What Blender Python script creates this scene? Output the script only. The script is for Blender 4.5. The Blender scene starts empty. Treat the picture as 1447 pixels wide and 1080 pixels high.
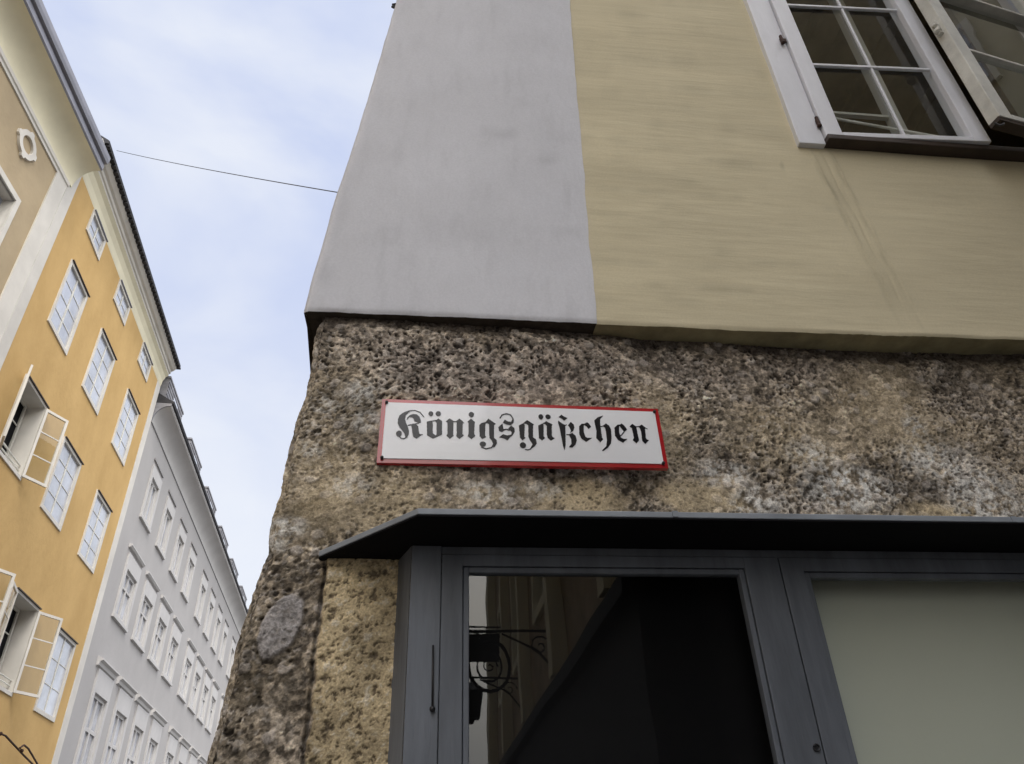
import bpy, math, random
import numpy as np
from mathutils import Vector, Matrix
random.seed(7)
S = bpy.context.scene
COL = S.collection
# ---------------------------------------------------------------- camera
TH, AZ, RO = math.radians(34), math.radians(7.3), math.radians(2.16)
FW = Vector((math.sin(AZ)*math.cos(TH), math.cos(AZ)*math.cos(TH), math.sin(TH)))
R0 = Vector((math.cos(AZ), -math.sin(AZ), 0)); U0 = R0.cross(FW)
RX = math.cos(RO)*R0 - math.sin(RO)*U0
UX = math.sin(RO)*R0 + math.cos(RO)*U0
CAM = Vector((0, 0, 1.6))
cd = bpy.data.cameras.new('camera'); cam = bpy.data.objects.new('camera', cd); COL.objects.link(cam)
cd.sensor_width = 36; cd.lens = 36*1075/1447; cd.clip_start = 0.05; cd.clip_end = 2000
M3 = Matrix((RX, UX, -FW)).transposed()
cam.matrix_world = Matrix.Translation(CAM) @ M3.to_4x4()
S.camera = cam
# ---------------------------------------------------------------- world: bright broken cloud over a pale sky
SUN_EL, SUN_AZ = math.radians(56), math.radians(150)     # azimuth clockwise from +Y
w = bpy.data.worlds.new('World'); S.world = w; w.use_nodes = True
nt = w.node_tree; nt.nodes.clear(); N = nt.nodes.new; L = nt.links.new
sky = N('ShaderNodeTexSky'); sky.sky_type = 'NISHITA'; sky.sun_disc = False
sky.sun_elevation = SUN_EL; sky.sun_rotation = SUN_AZ; sky.air_density = 1.0; sky.dust_density = 2.0
tc = N('ShaderNodeTexCoord'); mp = N('ShaderNodeMapping'); mp.inputs['Scale'].default_value = (1.0, 1.0, 2.2)
nz = N('ShaderNodeTexNoise'); nz.inputs['Scale'].default_value = 2.6; nz.inputs['Detail'].default_value = 5; nz.inputs['Roughness'].default_value = .5
nz.inputs['Distortion'].default_value = .4
rp = N('ShaderNodeValToRGB'); rp.color_ramp.elements[0].position = .40; rp.color_ramp.elements[1].position = .68
rp.color_ramp.elements[0].color = (6.3, 7.25, 10.2, 1); rp.color_ramp.elements[1].color = (9.3, 9.8, 11.0, 1)
# the cloud is thinner and whiter low in the sky
sp = N('ShaderNodeSeparateXYZ'); mr = N('ShaderNodeMapRange'); mr.inputs['From Min'].default_value = .75; mr.inputs['From Max'].default_value = .3
low = N('ShaderNodeMixRGB'); low.inputs[2].default_value = (10.6, 10.9, 11.3, 1)
mul = N('ShaderNodeMath'); mul.operation = 'MULTIPLY'; mul.inputs[1].default_value = .8
mx = N('ShaderNodeMixRGB'); mx.inputs[0].default_value = .9
bg = N('ShaderNodeBackground'); bg.inputs['Strength'].default_value = .094; out = N('ShaderNodeOutputWorld')
L(tc.outputs['Generated'], mp.inputs[0]); L(mp.outputs[0], nz.inputs['Vector']); L(nz.outputs['Fac'], rp.inputs[0])
L(tc.outputs['Generated'], sp.inputs[0]); L(sp.outputs['Z'], mr.inputs['Value']); L(mr.outputs[0], mul.inputs[0]); L(mul.outputs[0], low.inputs[0])
L(rp.outputs[0], low.inputs[1]); L(sky.outputs[0], mx.inputs[1]); L(low.outputs[0], mx.inputs[2])
# sky boost added out of view around the veiled sun, fills the front walls
SV = (math.sin(SUN_AZ)*math.cos(SUN_EL), math.cos(SUN_AZ)*math.cos(SUN_EL), math.sin(SUN_EL))
vd = N('ShaderNodeVectorMath'); vd.operation = 'DOT_PRODUCT'; vd.inputs[1].default_value = SV
vn = N('ShaderNodeVectorMath'); vn.operation = 'NORMALIZE'; gm = N('ShaderNodeMapRange'); gm.interpolation_type = 'SMOOTHSTEP'
gm.inputs['From Min'].default_value = .46; gm.inputs['From Max'].default_value = .95
wc = N('ShaderNodeMixRGB'); wc.inputs[1].default_value = (1, 1, 1, 1); wc.inputs[2].default_value = (5.3, 4.8, 3.95, 1); gs = N('ShaderNodeVectorMath'); gs.operation = 'MULTIPLY'
L(tc.outputs['Generated'], vn.inputs[0]); L(vn.outputs[0], vd.inputs[0]); L(vd.outputs['Value'], gm.inputs['Value']); L(gm.outputs[0], wc.inputs[0]); L(mx.outputs[0], gs.inputs[0]); L(wc.outputs[0], gs.inputs[1]); L(gs.outputs[0], bg.inputs[0]); L(bg.outputs[0], out.inputs[0])
# ---------------------------------------------------------------- sun behind thin cloud
sd = bpy.data.lights.new('sun', 'SUN'); sd.energy = 1.5; sd.angle = math.radians(14); sd.color = (1, .95, .87)
so = bpy.data.objects.new('sun', sd); COL.objects.link(so)
dv = Vector((math.sin(SUN_AZ)*math.cos(SUN_EL), math.cos(SUN_AZ)*math.cos(SUN_EL), math.sin(SUN_EL)))
so.rotation_euler = dv.to_track_quat('Z', 'Y').to_euler(); so.location = (20, -20, 40)
S.view_settings.view_transform = 'Standard'; S.view_settings.look = 'None'; S.view_settings.exposure = 0.0; S.view_settings.gamma = 1
S.cycles.max_bounces = 8; S.cycles.transparent_max_bounces = 12

# ---------------------------------------------------------------- helpers
def ray(x, y): return FW*1075 + RX*(x-723.5) - UX*(y-540)
def onplane(x, y, p, n):
    d = ray(x, y); n = Vector(n); t = (Vector(p)-CAM).dot(n)/d.dot(n); return CAM + d*t
def fac(x, y, Y=1.70): return onplane(x, y, (0, Y, 0), (0, 1, 0))

def mat(name, col, rough=.8, spec=.4, metal=0, var=0.0, vscale=3.0, bump=0.0, bscale=60.0, stretch=(1, 1, 1), coat=0, col2=None, detail=6):
    m = bpy.data.materials.new(name); m.use_nodes = True; t = m.node_tree; b = t.nodes['Principled BSDF']
    b.inputs['Base Color'].default_value = (*col, 1); b.inputs['Roughness'].default_value = rough; b.inputs['Metallic'].default_value = metal
    b.inputs['Specular IOR Level'].default_value = spec; b.inputs['Coat Weight'].default_value = coat; b.inputs['Coat Roughness'].default_value = .05
    tc = t.nodes.new('ShaderNodeTexCoord'); mp = t.nodes.new('ShaderNodeMapping'); mp.inputs['Scale'].default_value = stretch
    t.links.new(tc.outputs['Object'], mp.inputs[0])
    if var or col2:
        n = t.nodes.new('ShaderNodeTexNoise'); n.inputs['Scale'].default_value = vscale; n.inputs['Detail'].default_value = detail; n.inputs['Roughness'].default_value = .62
        t.links.new(mp.outputs[0], n.inputs['Vector'])
        r = t.nodes.new('ShaderNodeValToRGB'); r.color_ramp.elements[0].position = .32; r.color_ramp.elements[1].position = .68
        c2 = col2 or tuple(c*(1-var) for c in col)
        r.color_ramp.elements[0].color = (*c2, 1); r.color_ramp.elements[1].color = (*(tuple(min(1, c*(1+var*.35)) for c in col)), 1)
        t.links.new(n.outputs['Fac'], r.inputs[0]); t.links.new(r.outputs[0], b.inputs['Base Color'])
    if bump:
        n2 = t.nodes.new('ShaderNodeTexNoise'); n2.inputs['Scale'].default_value = bscale; n2.inputs['Detail'].default_value = 5
        t.links.new(mp.outputs[0], n2.inputs['Vector'])
        bm = t.nodes.new('ShaderNodeBump'); bm.inputs['Strength'].default_value = 1; bm.inputs['Distance'].default_value = bump
        t.links.new(n2.outputs['Fac'], bm.inputs['Height']); t.links.new(bm.outputs[0], b.inputs['Normal'])
    return m

def glassmat(name, tint=(1, 1, 1), ior=1.7, rough=.01):
    m = bpy.data.materials.new(name); m.use_nodes = True; t = m.node_tree; t.nodes.clear()
    o = t.nodes.new('ShaderNodeOutputMaterial'); mx = t.nodes.new('ShaderNodeMixShader'); tr = t.nodes.new('ShaderNodeBsdfTransparent'); gl = t.nodes.new('ShaderNodeBsdfGlossy'); fr = None
    gl.inputs['Roughness'].default_value = rough; tr.inputs['Color'].default_value = (*tint, 1)
    ge = t.nodes.new('ShaderNodeNewGeometry'); dt = t.nodes.new('ShaderNodeVectorMath'); dt.operation = 'DOT_PRODUCT'; t.links.new(ge.outputs['Incoming'], dt.inputs[0]); t.links.new(ge.outputs['Normal'], dt.inputs[1])
    prev = dt.outputs['Value']
    f0 = ((ior-1)/(ior+1))**2
    for op_, v_ in (('ABSOLUTE', 0), ('SUBTRACT', 1), ('POWER', 5), ('MULTIPLY', 1-f0), ('ADD', f0)):
        q_ = t.nodes.new('ShaderNodeMath'); q_.operation = op_; q_.use_clamp = op_ != 'ABSOLUTE'
        if op_ == 'SUBTRACT': q_.inputs[0].default_value = v_; t.links.new(prev, q_.inputs[1])
        else:
            t.links.new(prev, q_.inputs[0])
            if op_ != 'ABSOLUTE': q_.inputs[1].default_value = v_
        prev = q_.outputs[0]
    n = t.nodes.new('ShaderNodeTexNoise'); n.inputs['Scale'].default_value = 5; n.inputs['Detail'].default_value = 1; oc = t.nodes.new('ShaderNodeTexCoord'); t.links.new(oc.outputs['Object'], n.inputs['Vector'])
    b = t.nodes.new('ShaderNodeBump'); b.inputs['Distance'].default_value = .0004; b.inputs['Strength'].default_value = 1
    t.links.new(n.outputs['Fac'], b.inputs['Height']); t.links.new(b.outputs[0], gl.inputs['Normal'])
    t.links.new(prev, mx.inputs[0]); t.links.new(tr.outputs[0], mx.inputs[1]); t.links.new(gl.outputs[0], mx.inputs[2]); t.links.new(mx.outputs[0], o.inputs[0])
    return m

def stain_attr(o, vals):
    me = o.data; ca = me.color_attributes.new('stain', 'FLOAT_COLOR', 'POINT'); v = np.clip(np.asarray(vals, float), 0, 1.2)
    ca.data.foreach_set('color', np.stack([v, v, v, np.ones_like(v)], 1).ravel())
    t = me.materials[0].node_tree; b = t.nodes['Principled BSDF']; src = b.inputs['Base Color'].links[0].from_socket
    at = t.nodes.new('ShaderNodeAttribute'); at.attribute_name = 'stain'; mm = t.nodes.new('ShaderNodeMixRGB'); mm.blend_type = 'MULTIPLY'; mm.inputs[0].default_value = 1
    g = t.nodes.new('ShaderNodeTexNoise'); g.inputs['Scale'].default_value = 160; g.inputs['Detail'].default_value = 2; r_ = t.nodes.new('ShaderNodeMapRange'); r_.inputs['To Min'].default_value = .90; r_.inputs['To Max'].default_value = 1.08
    tc_ = t.nodes.new('ShaderNodeTexCoord'); t.links.new(tc_.outputs['Object'], g.inputs['Vector']); m2 = t.nodes.new('ShaderNodeMixRGB'); m2.blend_type = 'MULTIPLY'; m2.inputs[0].default_value = 1
    t.links.new(g.outputs['Fac'], r_.inputs['Value']); t.links.new(src, mm.inputs[1]); t.links.new(at.outputs['Color'], mm.inputs[2]); t.links.new(mm.outputs[0], m2.inputs[1]); t.links.new(r_.outputs[0], m2.inputs[2]); t.links.new(m2.outputs[0], b.inputs['Base Color'])

class Fr:                                    # facade frame: s along, p outward, z up
    def __init__(s, O, d, n): s.O = Vector(O); s.d = Vector(d); s.n = Vector(n)
    def P(s, a, p, z): return s.O + s.d*a + s.n*p + Vector((0, 0, z))
    def px(s, x, y, p=0): # photo pixel -> (s, z) on the plane p outward of the facade
        q = onplane(x, y, s.O + s.n*p, s.n) - s.O - s.n*p
        return q.dot(s.d), q.z
W = Fr((0, 0, 0), (1, 0, 0), (0, 1, 0))

class MB:
    def __init__(s, fr=W): s.v = []; s.f = []; s.fr = fr
    def add(s, vs, fs):
        k = len(s.v); s.v += [Vector(v) for v in vs]; s.f += [tuple(i+k for i in f) for f in fs]; return s
    def box(s, a0, a1, p0, p1, z0, z1, fr=None):
        F_ = fr or s.fr
        vs = [F_.P(a, p, z) for a in (a0, a1) for p in (p0, p1) for z in (z0, z1)]
        return s.add(vs, [(0, 1, 3, 2), (4, 6, 7, 5), (0, 4, 5, 1), (2, 3, 7, 6), (0, 2, 6, 4), (1, 5, 7, 3)])
    def quad(s, *pts): return s.add(pts, [tuple(range(len(pts)))])
    def sweep(s, prof, a0, a1, caps=True):    # closed profile of (p,z) swept along the facade
        n = len(prof); vs = [s.fr.P(a0, p, z) for p, z in prof] + [s.fr.P(a1, p, z) for p, z in prof]
        fs = [(i, (i+1) % n, n+(i+1) % n, n+i) for i in range(n)]
        if caps: fs += [tuple(range(n))[::-1], tuple(range(n, 2*n))]
        return s.add(vs, fs)
    def tube(s, pts, r, seg=8, r1=None):
        pts = [Vector(p) for p in pts]; k0 = len(s.v); n = len(pts); up = Vector((0.01, .02, 1)).normalized(); vs = []; fs = []
        for i, p in enumerate(pts):
            t = (pts[min(i+1, n-1)]-pts[max(i-1, 0)]).normalized(); a = t.cross(up)
            if a.length < .05: a = t.cross(Vector((1, 0, 0)))
            a.normalize(); b = t.cross(a); rr = r if r1 is None else r+(r1-r)*i/(n-1)
            vs += [p+a*rr*math.cos(6.2832*j/seg)+b*rr*math.sin(6.2832*j/seg) for j in range(seg)]
        for i in range(n-1):
            for j in range(seg): fs.append((i*seg+j, i*seg+(j+1) % seg, (i+1)*seg+(j+1) % seg, (i+1)*seg+j))
        fs += [tuple(range(seg))[::-1], tuple((n-1)*seg+j for j in range(seg))]
        return s.add(vs, fs)
    def ball(s, c, r, seg=10):
        vs = []; fs = []; c = Vector(c); h = seg//2
        for i in range(h+1):
            for j in range(seg):
                th, ph = math.pi*i/h, 6.2832*j/seg; vs.append(c+Vector((math.sin(th)*math.cos(ph), math.sin(th)*math.sin(ph), math.cos(th)))*r)
        for i in range(h):
            for j in range(seg): fs.append((i*seg+j, i*seg+(j+1) % seg, (i+1)*seg+(j+1) % seg, (i+1)*seg+j))
        return s.add(vs, fs)
    def build(s, name, m, parent=None, smooth=False, bevel=0):
        o0 = Vector((0, 0, 0)); q = parent
        while q is not None: o0 += q.location; q = q.parent
        me = bpy.data.meshes.new(name); me.from_pydata([v-o0 for v in s.v], [], s.f); me.update()
        if bevel or True:
            import bmesh
            b = bmesh.new(); b.from_mesh(me); bmesh.ops.recalc_face_normals(b, faces=b.faces)
            b.to_mesh(me); b.free()
        me.materials.append(m)
        if smooth: me.polygons.foreach_set('use_smooth', [True]*len(me.polygons))
        o = bpy.data.objects.new(name, me); COL.objects.link(o); o.parent = parent
        if bevel:
            bv = o.modifiers.new('bevel', 'BEVEL'); bv.width = bevel; bv.segments = 2; bv.limit_method = 'ANGLE'
        return o
def tag(o, label=None, cat=None, group=None, kind=None):
    if label: o['label'] = label
    if cat: o['category'] = cat
    if group: o['group'] = group
    if kind: o['kind'] = kind
    return o
def empty(name, loc, label, cat, group=None):
    o = bpy.data.objects.new(name, None); COL.objects.link(o); o.location = loc; o.empty_display_size = .3
    return tag(o, label, cat, group)
def grid_wall(fr, ss, zs, holes, p=0.0):      # flat wall sheet with rectangular holes
    ss = sorted(set(ss + [h[i] for h in holes for i in (0, 1)])); zs = sorted(set(zs + [h[i] for h in holes for i in (2, 3)]))
    mb = MB(fr)
    for i in range(len(ss)-1):
        for j in range(len(zs)-1):
            sc, zc = (ss[i]+ss[i+1])/2, (zs[j]+zs[j+1])/2
            if any(h[0] < sc < h[1] and h[2] < zc < h[3] for h in holes): continue
            mb.quad(fr.P(ss[i], p, zs[j]), fr.P(ss[i+1], p, zs[j]), fr.P(ss[i+1], p, zs[j+1]), fr.P(ss[i], p, zs[j+1]))
    return mb
def reveal(mb, s0, s1, z0, z1, p0, p1):
    P = mb.fr.P
    for a, b in (((s0, z0), (s1, z0)), ((s1, z0), (s1, z1)), ((s1, z1), (s0, z1)), ((s0, z1), (s0, z0))):
        mb.quad(P(a[0], p0, a[1]), P(b[0], p0, b[1]), P(b[0], p1, b[1]), P(a[0], p1, a[1]))
def ring(mb, s0, s1, z0, z1, wd, p0, p1, wt=None, wb=None):   # rectangular frame of four butted bars
    wt = wd if wt is None else wt; wb = wd if wb is None else wb
    mb.box(s0, s0+wd, p0, p1, z0, z1); mb.box(s1-wd, s1, p0, p1, z0, z1)
    mb.box(s0+wd, s1-wd, p0, p1, z0, z0+wb); mb.box(s0+wd, s1-wd, p0, p1, z1-wt, z1)

# numpy noise
rng = np.random.RandomState(3); PERM = rng.permutation(256); PERM = np.concatenate([PERM]*4); GR = rng.normal(size=(256, 3)); GR /= np.linalg.norm(GR, axis=1)[:, None]
def perlin(X, Y, Z):
    xi, yi, zi = np.floor(X).astype(int), np.floor(Y).astype(int), np.floor(Z).astype(int)
    xf, yf, zf = X-xi, Y-yi, Z-zi; f = lambda t: t*t*t*(t*(t*6-15)+10); u, v, ww = f(xf), f(yf), f(zf)
    def g(a, b, c):
        h = PERM[(PERM[(PERM[(xi+a) & 255]+yi+b) & 255]+zi+c) & 255]; G = GR[h]
        return G[..., 0]*(xf-a)+G[..., 1]*(yf-b)+G[..., 2]*(zf-c)
    l = lambda a, b, t: a+(b-a)*t
    return l(l(l(g(0, 0, 0), g(1, 0, 0), u), l(g(0, 1, 0), g(1, 1, 0), u), v), l(l(g(0, 0, 1), g(1, 0, 1), u), l(g(0, 1, 1), g(1, 1, 1), u), v), ww)
def fbm(X, Y, Z, sc, octv=4, gain=.55):
    r = 0; a = 1
    for i in range(octv): r = r+a*perlin(X*sc+i*17.3, Y*sc+i*9.1, Z*sc+5.7*i); sc *= 2.03; a *= gain
    return r
def worley(X, Y, sc, seed=0):
    X = X*sc; Y = Y*sc; xi, yi = np.floor(X).astype(int), np.floor(Y).astype(int)
    F1 = np.full(X.shape, 9.); F2 = F1.copy(); ID = np.zeros(X.shape, int)
    for a in (-1, 0, 1):
        for b in (-1, 0, 1):
            h = PERM[(PERM[(xi+a+seed) & 255]+yi+b) & 255]; h2 = PERM[h+37 & 255]
            d = np.hypot(xi+a+h/256.-X, yi+b+h2/256.-Y); nw = d < F1
            F2 = np.where(nw, F1, np.minimum(F2, d)); ID = np.where(nw, h, ID); F1 = np.where(nw, d, F1)
    return F1, F2, ID/256.

# ---------------------------------------------------------------- materials
A = dict(
 white_plaster=mat('white_lime_plaster', (.655, .655, .685), .9, .2, var=.07, vscale=2.2, bump=.002, bscale=30, stretch=(1, 1, .45)),
 ochre=mat('beige_trowelled_plaster', (.655, .58, .40), .92, .15, var=.07, vscale=2.0, bump=.0016, bscale=13, stretch=(.4, 1, 3.2)),
 iron_paint=mat('grey_painted_wood', (.138, .152, .176), .55, .35, var=.42, vscale=9, bump=.0016, bscale=70, stretch=(1, 1, .16)),
 canopy=mat('grey_sheet_metal', (.25, .275, .305), .5, .5, var=.25, vscale=8, bump=.0006, bscale=40),
 white_paint=mat('white_window_paint', (.74, .745, .78), .45, .4, var=.12, vscale=7, bump=.001, bscale=70, stretch=(1, 1, .3)),
 old_paint=mat('weathered_white_paint', (.70, .69, .63), .6, .3, var=.22, vscale=9, bump=.001, bscale=80),
 brown_sill=mat('dark_brown_sill_metal', (.055, .038, .028), .6, .4, var=.4, vscale=8),
 black=mat('black_cloth_and_shade', (.008, .008, .009), .9, .1),
 case_board=mat('pale_display_board', (.60, .62, .53), .7, .2, var=.05, vscale=1.5),
 shaded_plaster=mat('shaded_olive_plaster', (.36, .31, .175), .95, .1, var=.35, vscale=12, bump=.003, bscale=50),  # beige plaster with the shade under the lip put into its colour
 dark_mortar=mat('dark_brown_mortar', (.07, .058, .045), .95, .1, var=.4, vscale=20, bump=.003, bscale=60),  # dark brown tone for the underside of the white band
 alley_upper=mat('pale_alley_render', (.5, .46, .36), .9, .1, var=.1), alley_street=mat('brown_alley_render', (.42, .35, .25), .9, .1, var=.3),
 red=mat('red_enamel', (.42, .018, .022), .22, .6, coat=.3, var=.18, vscale=9),
 enamel=mat('white_enamel', (.80, .805, .82), .25, .5, coat=.35, var=.05, vscale=5),
 ink=mat('black_enamel_lettering', (.008, .008, .011), .25, .32, coat=.08),
 rust=mat('rusty_iron', (.06, .03, .02), .75, .3, var=.5, vscale=20, bump=.001, bscale=90),
 iron=mat('black_iron', (.012, .012, .014), .5, .5),
 orange=mat('orange_render', (.60, .405, .175), .93, .15, col2=(.50, .33, .135), vscale=.8, bump=.006, bscale=9, stretch=(1, 1, .7)),
 tan=mat('tan_render', (.43, .345, .225), .93, .15, var=.15, vscale=.8, bump=.006, bscale=9),
 cream=mat('cream_cornice_plaster', (.80, .75, .56), .85, .2, var=.1, vscale=1.2),
 offwhite=mat('offwhite_trim_plaster', (.66, .635, .58), .85, .2, var=.12, vscale=1.5),
 grey_wall=mat('pale_grey_render', (.42, .408, .40), .93, .15, var=.08, vscale=.6, bump=.004, bscale=8),
 trim=mat('white_stone_trim', (.54, .53, .52), .85, .2, var=.08, vscale=1.2),
 trim_line=mat('grey_moulding_shadow_edge', (.33, .32, .32), .85, .2),
 zinc=mat('grey_zinc_gutter', (.27, .27, .30), .45, .5, metal=.3, var=.2, vscale=2),
 roof=mat('dark_roof_tiles', (.045, .045, .05), .8, .3, var=.4, vscale=4, bump=.01, bscale=12),
 pane=mat('curtained_window_glass', (.52, .55, .62), .12, .8, var=.42, vscale=1.1, coat=1.0),
 curtain=mat('inner_reveal', (.5, .49, .44), .9, .1),
 dark_room=mat('dark_room_plaster', (.22, .18, .12), .9, .1),
 brown_ceiling=mat('brown_room_ceiling', (.34, .26, .15), .9, .1, var=.4, vscale=3),
 olive=mat('olive_grey_reveal_paint', (.30, .31, .26), .9, .1, var=.08, vscale=2),
 dark_stone=mat('shopfront_stone_and_shade', (.012, .012, .013), .8, .2, var=.5, vscale=2),
 slate=mat('slate_cladding', (.27, .27, .29), .7, .3, var=.3, vscale=6),
 asphalt=mat('paving_stone', (.14, .135, .13), .9, .2, var=.3, vscale=1.5, bump=.006, bscale=20),
 glass=glassmat('clear_glass', (.93, .95, .94), 1.85), glass_black=glassmat('case_glass', (.95, .96, .95), 1.8),
)

# ---------------------------------------------------------------- ground
g = MB(); n = 24
for i in range(n):
    for j in range(n):
        a = [(-1+2*k/n) for k in (i, i+1)]; b = [(-1+2*k/n) for k in (j, j+1)]; f = lambda t: 300*t*abs(t)
        g.quad((f(a[0]), f(b[0]), 0), (f(a[1]), f(b[0]), 0), (f(a[1]), f(b[1]), 0), (f(a[0]), f(b[1]), 0))
tag(g.build('ground', A['asphalt']), kind='structure')

# ================================================================ CORNER BUILDING
corner = empty('corner_building', (0, 1.8, 0), 'near corner house with white corner band, beige plaster and rough stone base', 'building')
FF = Fr((0, 1.70, 0), (1, 0, 0), (0, -1, 0))
def interp(z, zs, xs):
    z = np.asarray(z, float); return np.interp(z, zs, xs)
# --- rough conglomerate stone base, one displaced sheet that wraps round the corner
ed = [(437, 492), (438, 506), (434, 530), (427, 560), (413, 593), (400, 640), (390, 700), (378, 735), (372, 787), (352, 837), (335, 897), (313, 973), (283, 1077)]
ez, ex = zip(*sorted((p.z, p.x) for p in (fac(x, y, 1.73) for x, y in ed)))
ez = (0,)+ez; ex = (ex[0]-.35,)+ex
us = np.concatenate([np.linspace(-14, -4, 20), np.arange(-3.95, -.11, .016), np.arange(-.1, 2.1, .0027), np.arange(2.1, 2.75, .008), np.linspace(2.8, 12, 60)])
zs = np.concatenate([np.arange(0, 1.72, .016), np.arange(1.74, 2.995, .0027)])
Ug, Zg = np.meshgrid(us, zs); XE = interp(Zg, ez, ex)
r = .035; Fx = XE+np.where(Ug > 0, Ug, -.068*(-Ug))
Yb = 1.70+.0+.066*np.clip((Fx+.15)/1.2, 0, 1)
Fy = np.where(Ug > 0, Yb, Yb+(-Ug))
k = np.clip(1-np.abs(Ug)/r, 0, 1)**2*r*.45; Fx = Fx+k; Fy = Fy+k
nx = np.where(Ug > 0, 0, -1.)*np.clip(np.abs(Ug)/r, 0, 1) - .7*(1-np.clip(np.abs(Ug)/r, 0, 1)); ny = np.where(Ug > 0, -1., 0)*np.clip(np.abs(Ug)/r, 0, 1)-.7*(1-np.clip(np.abs(Ug)/r, 0, 1))
warp = .006*fbm(Ug, Zg, 0*Ug+3, 9, 2)+.0022*fbm(Ug, Zg, 0*Ug+3, 60, 2); warp2 = .006*fbm(Ug, Zg, 0*Ug+8, 9, 2)+.0022*fbm(Ug, Zg, 0*Ug+9, 60, 2)
U2, Z2 = Ug+warp, Zg+warp2
f1, f2, id1 = worley(U2, Z2, 20, 11); g1, g2, id2 = worley(U2+.3, Z2, 62, 5)
big = fbm(Ug, Zg, 0*Ug, 2.6, 3); mid = fbm(Ug, Zg, 0*Ug+1, 11, 4, .6); fine = fbm(Ug, Zg, 0*Ug+2, 44, 4, .72); vf = fbm(Ug, Zg, 0*Ug+6, 130, 2, .8); ch = np.clip(.5+1.5*fbm(Ug, Zg, 0*Ug+12, 5, 3), 0, 1)
def blob(px, py, rx, ry, soft=.35, seed=0):
    c = fac(px, py, 1.73); s = abs(fac(px+10, py, 1.73).x-c.x)/10; t = abs(fac(px, py+10, 1.73).z-c.z)/10
    d = np.hypot((Fx-c.x)/(rx*s), (Zg-c.z)/(ry*t)) + .55*mid+.25*fine
    return np.clip((1+soft-d)/(2*soft), 0, 1)
def many(lst, soft=.35):
    o = np.zeros_like(Ug)
    for b in lst: o = np.maximum(o, blob(*b[:4], soft)*(b[4] if len(b) > 4 else 1))
    return o
sand = many([(940, 600, 40, 70, .5), (1130, 610, 90, 40, .3), (1260, 570, 60, 60, .55), (1350, 600, 60, 30, .35), (820, 700, 80, 26), (650, 700, 70, 16, .5), (520, 715, 130, 42, .75), (990, 695, 75, 26, .9), (1340, 712, 50, 16), (470, 690, 80, 50, .5), (1290, 560, 45, 80, .5), (560, 690, 60, 30, .6)], .4)
soil = many([(365, 960, 60, 120, .8), (330, 1060, 70, 60, .8), (425, 900, 26, 110, .7), (400, 800, 50, 50, .5), (1390, 560, 50, 50, .3)], .5)
olive = many([(470, 600, 70, 110, .8), (430, 740, 60, 90, .7), (340, 990, 45, 110, .8), (370, 930, 50, 60, .5), (1110, 590, 160, 60, .35), (300, 1080, 60, 60, .8)], .5)
mauve = many([(640, 525, 180, 45, .9), (600, 590, 60, 60, .5), (800, 500, 110, 60, .8), (1010, 520, 120, 35, .6), (500, 490, 50, 30, .5), (1100, 500, 100, 30, .7)], .5)
pale = many([(1210, 680, 70, 34, .9), (1160, 640, 35, 30, .55), (1400, 690, 60, 45, .7), (1340, 640, 60, 28, .6), (1080, 700, 40, 24, .7), (690, 695, 50, 14, .6), (770, 690, 30, 14, .5), (510, 560, 26, 18, .6), (520, 600, 36, 16, .5), (400, 750, 34, 16, .7), (1305, 590, 16, 16, .6), (1030, 660, 40, 20, .6), (460, 575, 22, 12, .5), (440, 640, 18, 12, .4), (385, 770, 26, 16, .5), (500, 690, 30, 18, .4)], .35)
oval = np.clip((1.12-(np.hypot(((Fx-fac(398, 886, 1.73).x)*.95-(Zg-fac(398, 886, 1.73).z)*.22)/.037, (Zg-fac(398, 886, 1.73).z)/.064)+.22*mid))/.12, 0, 1)
dark = many([(430, 870, 34, 60, .85), (410, 820, 40, 40, .6), (370, 800, 30, 26, .5), (900, 690, 28, 16), (625, 690, 30, 12), (1040, 640, 18, 14), (1090, 545, 16, 14), (650, 495, 14, 14), (790, 520, 26, 14, .8), (1290, 690, 45, 28, .6), (1075, 690, 22, 18, .8), (1000, 505, 110, 22, .5), (740, 705, 24, 12, .7), (1160, 690, 16, 22, .8), (1380, 530, 70, 22, .5), (430, 960, 24, 60, .7), (345, 840, 30, 22, .5), (1330, 690, 20, 30, .7), (1180, 655, 24, 12, .5), (890, 590, 16, 10, .3), (1240, 650, 22, 14, .6)], .4)
pl0, pl1 = fac(445, 1080, 1.73).x, fac(545, 1000, 1.73).x
patch = np.clip((Fx+.010*mid-(-.226+.012*fbm(Zg, Zg*0, Zg*0+4, 7, 2)))/.006, 0, 1)*np.clip((2.262-Zg)/.004, 0, 1)*np.clip((pl1+.06-Fx)/.01, 0, 1)
# colours
C3 = lambda *c: np.array(c, float)
def lay(base, col, m): return base*(1-m[..., None])+col*m[..., None]
col = np.zeros(Ug.shape+(3,))+C3(.222, .188, .150)
col = lay(col, C3(.27, .215, .135), np.clip(.5+1.3*big, 0, 1)*.6)
col = lay(col, C3(.235, .200, .182), mauve*.8); col = lay(col, C3(.135, .108, .062), olive*.85)
col = lay(col, C3(.075, .062, .045), soil*.8); tone = np.clip(.5+1.5*fbm(Ug, Zg, 0*Ug+21, 7, 4, .65), 0, 1)
t = id1[..., None]; peb = C3(.33, .285, .23)*t+C3(.14, .115, .085)*(1-t)
col = col*.62+peb*.38*(1-.0*t)
t2 = id2[..., None]; gate = np.clip(.5+2.2*mid, 0, 1)[..., None]
col = col*(1+(t2-.5)*(.95*gate+.45)); _a, _b, idm = worley(U2+1.3, Z2+.9, 95, 43); col = col*(1+(idm[..., None]-.5)*.95)
w1, w2, id3 = worley(U2+.7, Z2+.2, 120, 19); grain = (id3 > .80)*np.clip((w2-w1)*6, 0, 1)*np.clip(.2+1.4*ch, 0, 1); grd = (id3 < .13)*np.clip((w2-w1)*6, 0, 1)
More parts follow.
